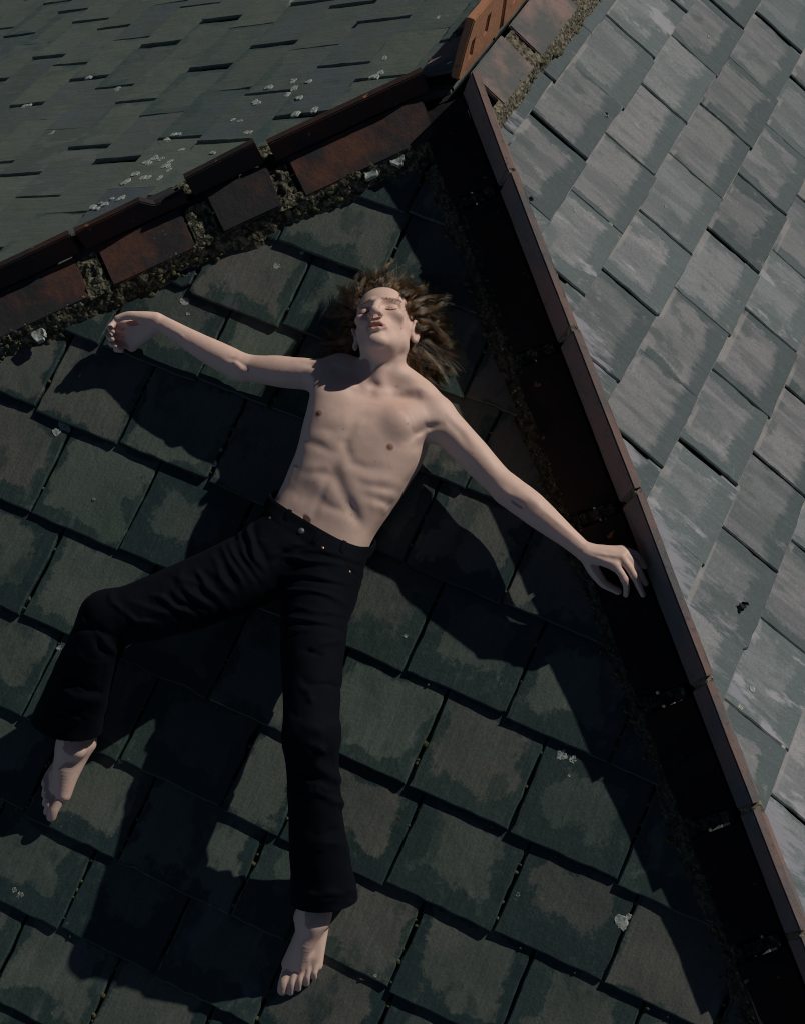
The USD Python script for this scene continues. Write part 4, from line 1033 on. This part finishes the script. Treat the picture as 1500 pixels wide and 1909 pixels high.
# ------------------------------------------------------------------ lichen, moss, a leaf
def height_on(F, q):
    rows, th = {id(FA): ([r[0] for r in rowsA], .0115), id(FC): ([r[0] for r in rowsC], .0068), id(FB): (rowsB, .0155)}[id(F)]
    below = [y for y in rows if y <= q[1]]
    if not below: return .008
    y0 = max(below); up = [y for y in rows if y > y0]; ex = (min(up) - y0) if up else .21
    return .003 + th * (1 - (q[1] - y0) / ex)
hr2 = np.random.default_rng(5)
def disc(F, px, r_px, hgt=None, sy=1.0, thick=.0014):
    q = on_plane(px, .012, F); q[2] = height_on(F, q) if hgt is None else hgt
    q = on_plane(px, q[2], F)
    r = r_px / 690.0 if F is not FB else r_px / 560.
    n = 26; a = np.linspace(0, 2 * math.pi, n, endpoint=False); sd = hr2.integers(99)
    k = 1 + (fbm(np.c_[np.cos(a) * 1.6, np.sin(a) * 1.6, np.full(n, sd)], 3) - .5) * .9
    ring = np.c_[np.cos(a) * r * k, np.sin(a) * r * k * sy]
    v = [[0, 0, thick * .7]]; f = []
    for s_, z in ((.5, thick * .75), (.85, thick), (1.0, -.003)): v += [[x * s_, y * s_, z + hr2.normal(0, .0004)] for x, y in ring]
    for i in range(n):
        j = (i + 1) % n; f.append([0, 1 + i, 1 + j])
        for m in (0, 1): o, p = 1 + m * n, 1 + (m + 1) * n; f += [[o + i, p + i, p + j], [o + i, p + j, o + j]]
    return trimesh.Trimesh((np.array(v) + q) @ F, f, process=False)
ld = [disc(FA, p, r) for *p, r in [(344, 562, 9), (516, 496, 7), (288, 834, 9), (118, 792, 11), (106, 806, 9), (126, 800, 6), (399, 864, 6), (412, 838, 4), (1047, 1408, 11), (1067, 1416, 7), (1157, 1720, 12), (1170, 1709, 5),
      (808, 678, 5), (797, 692, 4), (1032, 1544, 5), (1016, 1543, 4), (986, 1551, 5), (1061, 1446, 3), (757, 1186, 4), (175, 931, 3), (563, 471, 4), (560, 1225, 3), (1110, 1593, 3), (37, 1670, 7), (27, 1660, 5), (965, 1668, 4), (110, 1208, 5), (350, 585, 4), (640, 565, 4), (225, 1420, 5), (240, 1415, 3), (700, 1820, 3), (870, 1700, 3)]]
for x, y in [(540, 6), (215, 167), (547, 147), (575, 150), (505, 165), (547, 161), (557, 183), (547, 212), (585, 204), (710, 137), (715, 107), (442, 225), (465, 244), (325, 250), (317, 261), (365, 265), (342, 279), (290, 292), (272, 302), (320, 302), (315, 315), (265, 329), (235, 341), (215, 370), (172, 387), (395, 285), (48, 197), (95, 247), (170, 142), (300, 296), (282, 298), (310, 308), (250, 322), (297, 330), (190, 380), (225, 366), (480, 190), (535, 178), (700, 140), (815, 35), (832, 28)]:
    for k in range(2): ld.append(disc(FB, (x + hr2.normal(0, 3.5), y + hr2.normal(0, 2)), hr2.uniform(4, 8.5), sy=hr2.uniform(.7, 1.3)))
for x, y, r in [(690, 323, 14), (741, 298, 14), (580, 346, 11), (73, 626, 14), (556, 316, 8), (1130, 215, 4)]: ld.append(disc(FA, (x, y), r, .036, thick=.009))
for x, y, r in [(1070, 392, 4), (1137, 418, 6), (1402, 1285, 7), (1380, 1318, 6), (1460, 1392, 5), (1240, 385, 4), (1320, 68, 4)]: ld.append(disc(FC, (x, y), r))
obj('lichen', trimesh.util.concatenate(ld), M['lichen'], None, smooth=50)
p = stage.GetPrimAtPath('/World/lichen'); UsdGeom.Xformable(p).AddTranslateOp().Set(Gf.Vec3d(*map(float, APEX)))
tag(p, 'pale grey green lichen spots scattered over the slates and ridge mortar', 'lichen', kind='stuff')
def moss_material():
    g = Graph('moss'); pos = g('geometry') + '.position'; a = g.noise(pos, 220, 3, .7)
    return g.done(g('principled_bsdf', base_color=g.mix(g.step(a, .35, .65), (0.035, 0.040, 0.022), (0.13, 0.13, 0.065)), roughness=1.0, specular_ior_level=.05) + '.BSDF')
M['moss'] = moss_material()
ms = []; ico = trimesh.creation.icosphere(1, 1.0)
def clump(F, q, r):
    t = ico.copy(); t.vertices *= (1 + (fbm(t.vertices * 1.7 + hr2.random(3) * 50, 2) - .5) * 1.1)[:, None] * np.array([r * hr2.uniform(.8, 1.8), r * hr2.uniform(.7, 1.3), r * .55]); t.vertices += q; t.vertices = t.vertices @ F
    return t
for y0, js in rowsA:
    for a in js:                                                # in the side joints
        for _ in range(hr2.integers(1, 6)):
            yy = y0 + hr2.random() * .21; q = np.array([a + hr2.normal(0, .003), yy, 0]); q[2] = height_on(FA, q) - .004
            if clipA.contains(sg.Point(q[:2])): ms.append(clump(FA, q, hr2.uniform(.0025, .006)))
    for _ in range(26):                                         # along the tails
        q = np.array([hr2.uniform(-1, 1.7), y0 + hr2.uniform(-.008, .006), .008])
        if clipA.contains(sg.Point(q[:2])): ms.append(clump(FA, q, hr2.uniform(.0015, .0045)))
for hp, k in ((hipL, 0), (hipR, 0), (ridT, 0)):      # on the mortar
    for _ in range(170):
        s_ = hr2.uniform(.15, 2.9 if hp is hipR else 1.7); qd = hr2.uniform(.105, .17) if not (hp is hipR and k) else hr2.uniform(.07, .11)
        pp, n = hp.sides[k]; hgt = .046 - .040 * np.clip((qd - .12) / .05, 0, 1)
        P0 = s_ * hp.h + qd * pp + hgt * n; F = [FA, FC][k] if hp is not ridT else FC
        ms.append(clump(F, F @ P0, hr2.uniform(.003, .008)))
p = obj('moss', trimesh.util.concatenate(ms), M['moss'], None, smooth=True)
UsdGeom.Xformable(p).AddTranslateOp().Set(Gf.Vec3d(*map(float, APEX)))
tag(p, 'small tufts of dry moss in the slate joints and along the ridge mortar', 'moss', kind='stuff')
# a shrivelled leaf on the pale slope
q = on_plane((1388, 1130), .02, FC); u = np.linspace(0, 1, 14)
lv = []
for t in u:
    w = .009 * math.sin(t * math.pi) ** .7 * (1 + .3 * math.sin(t * 19)); 
    for e in (-1, -.5, 0, .5, 1): lv.append([q[0] + (t - .5) * .034, q[1] + e * w + .006 * math.sin(t * 4), q[2] - .006 + .006 * abs(e) + .004 * math.sin(t * 5 + e * 2)])
lf = []
for i in range(13):
    for k in range(4): a = i * 5 + k; lf += [[a, a + 5, a + 6], [a, a + 6, a + 1]]
lv = np.array(lv); lv2 = lv - [0, 0, .0006]; n = len(lv)
lf = lf + [[c + n, b + n, a + n] for a, b, c in lf]
M['leaf'] = plain('dead_leaf', (0.012, 0.010, 0.008), .8)
p = obj('dead_leaf', (np.vstack([lv, lv2]) @ FC, np.array(lf)), M['leaf'], None, smooth=50)
UsdGeom.Xformable(p).AddTranslateOp().Set(Gf.Vec3d(*map(float, APEX)))
tag(p, 'small dark shrivelled leaf lying on the pale sunlit slates', 'leaf')
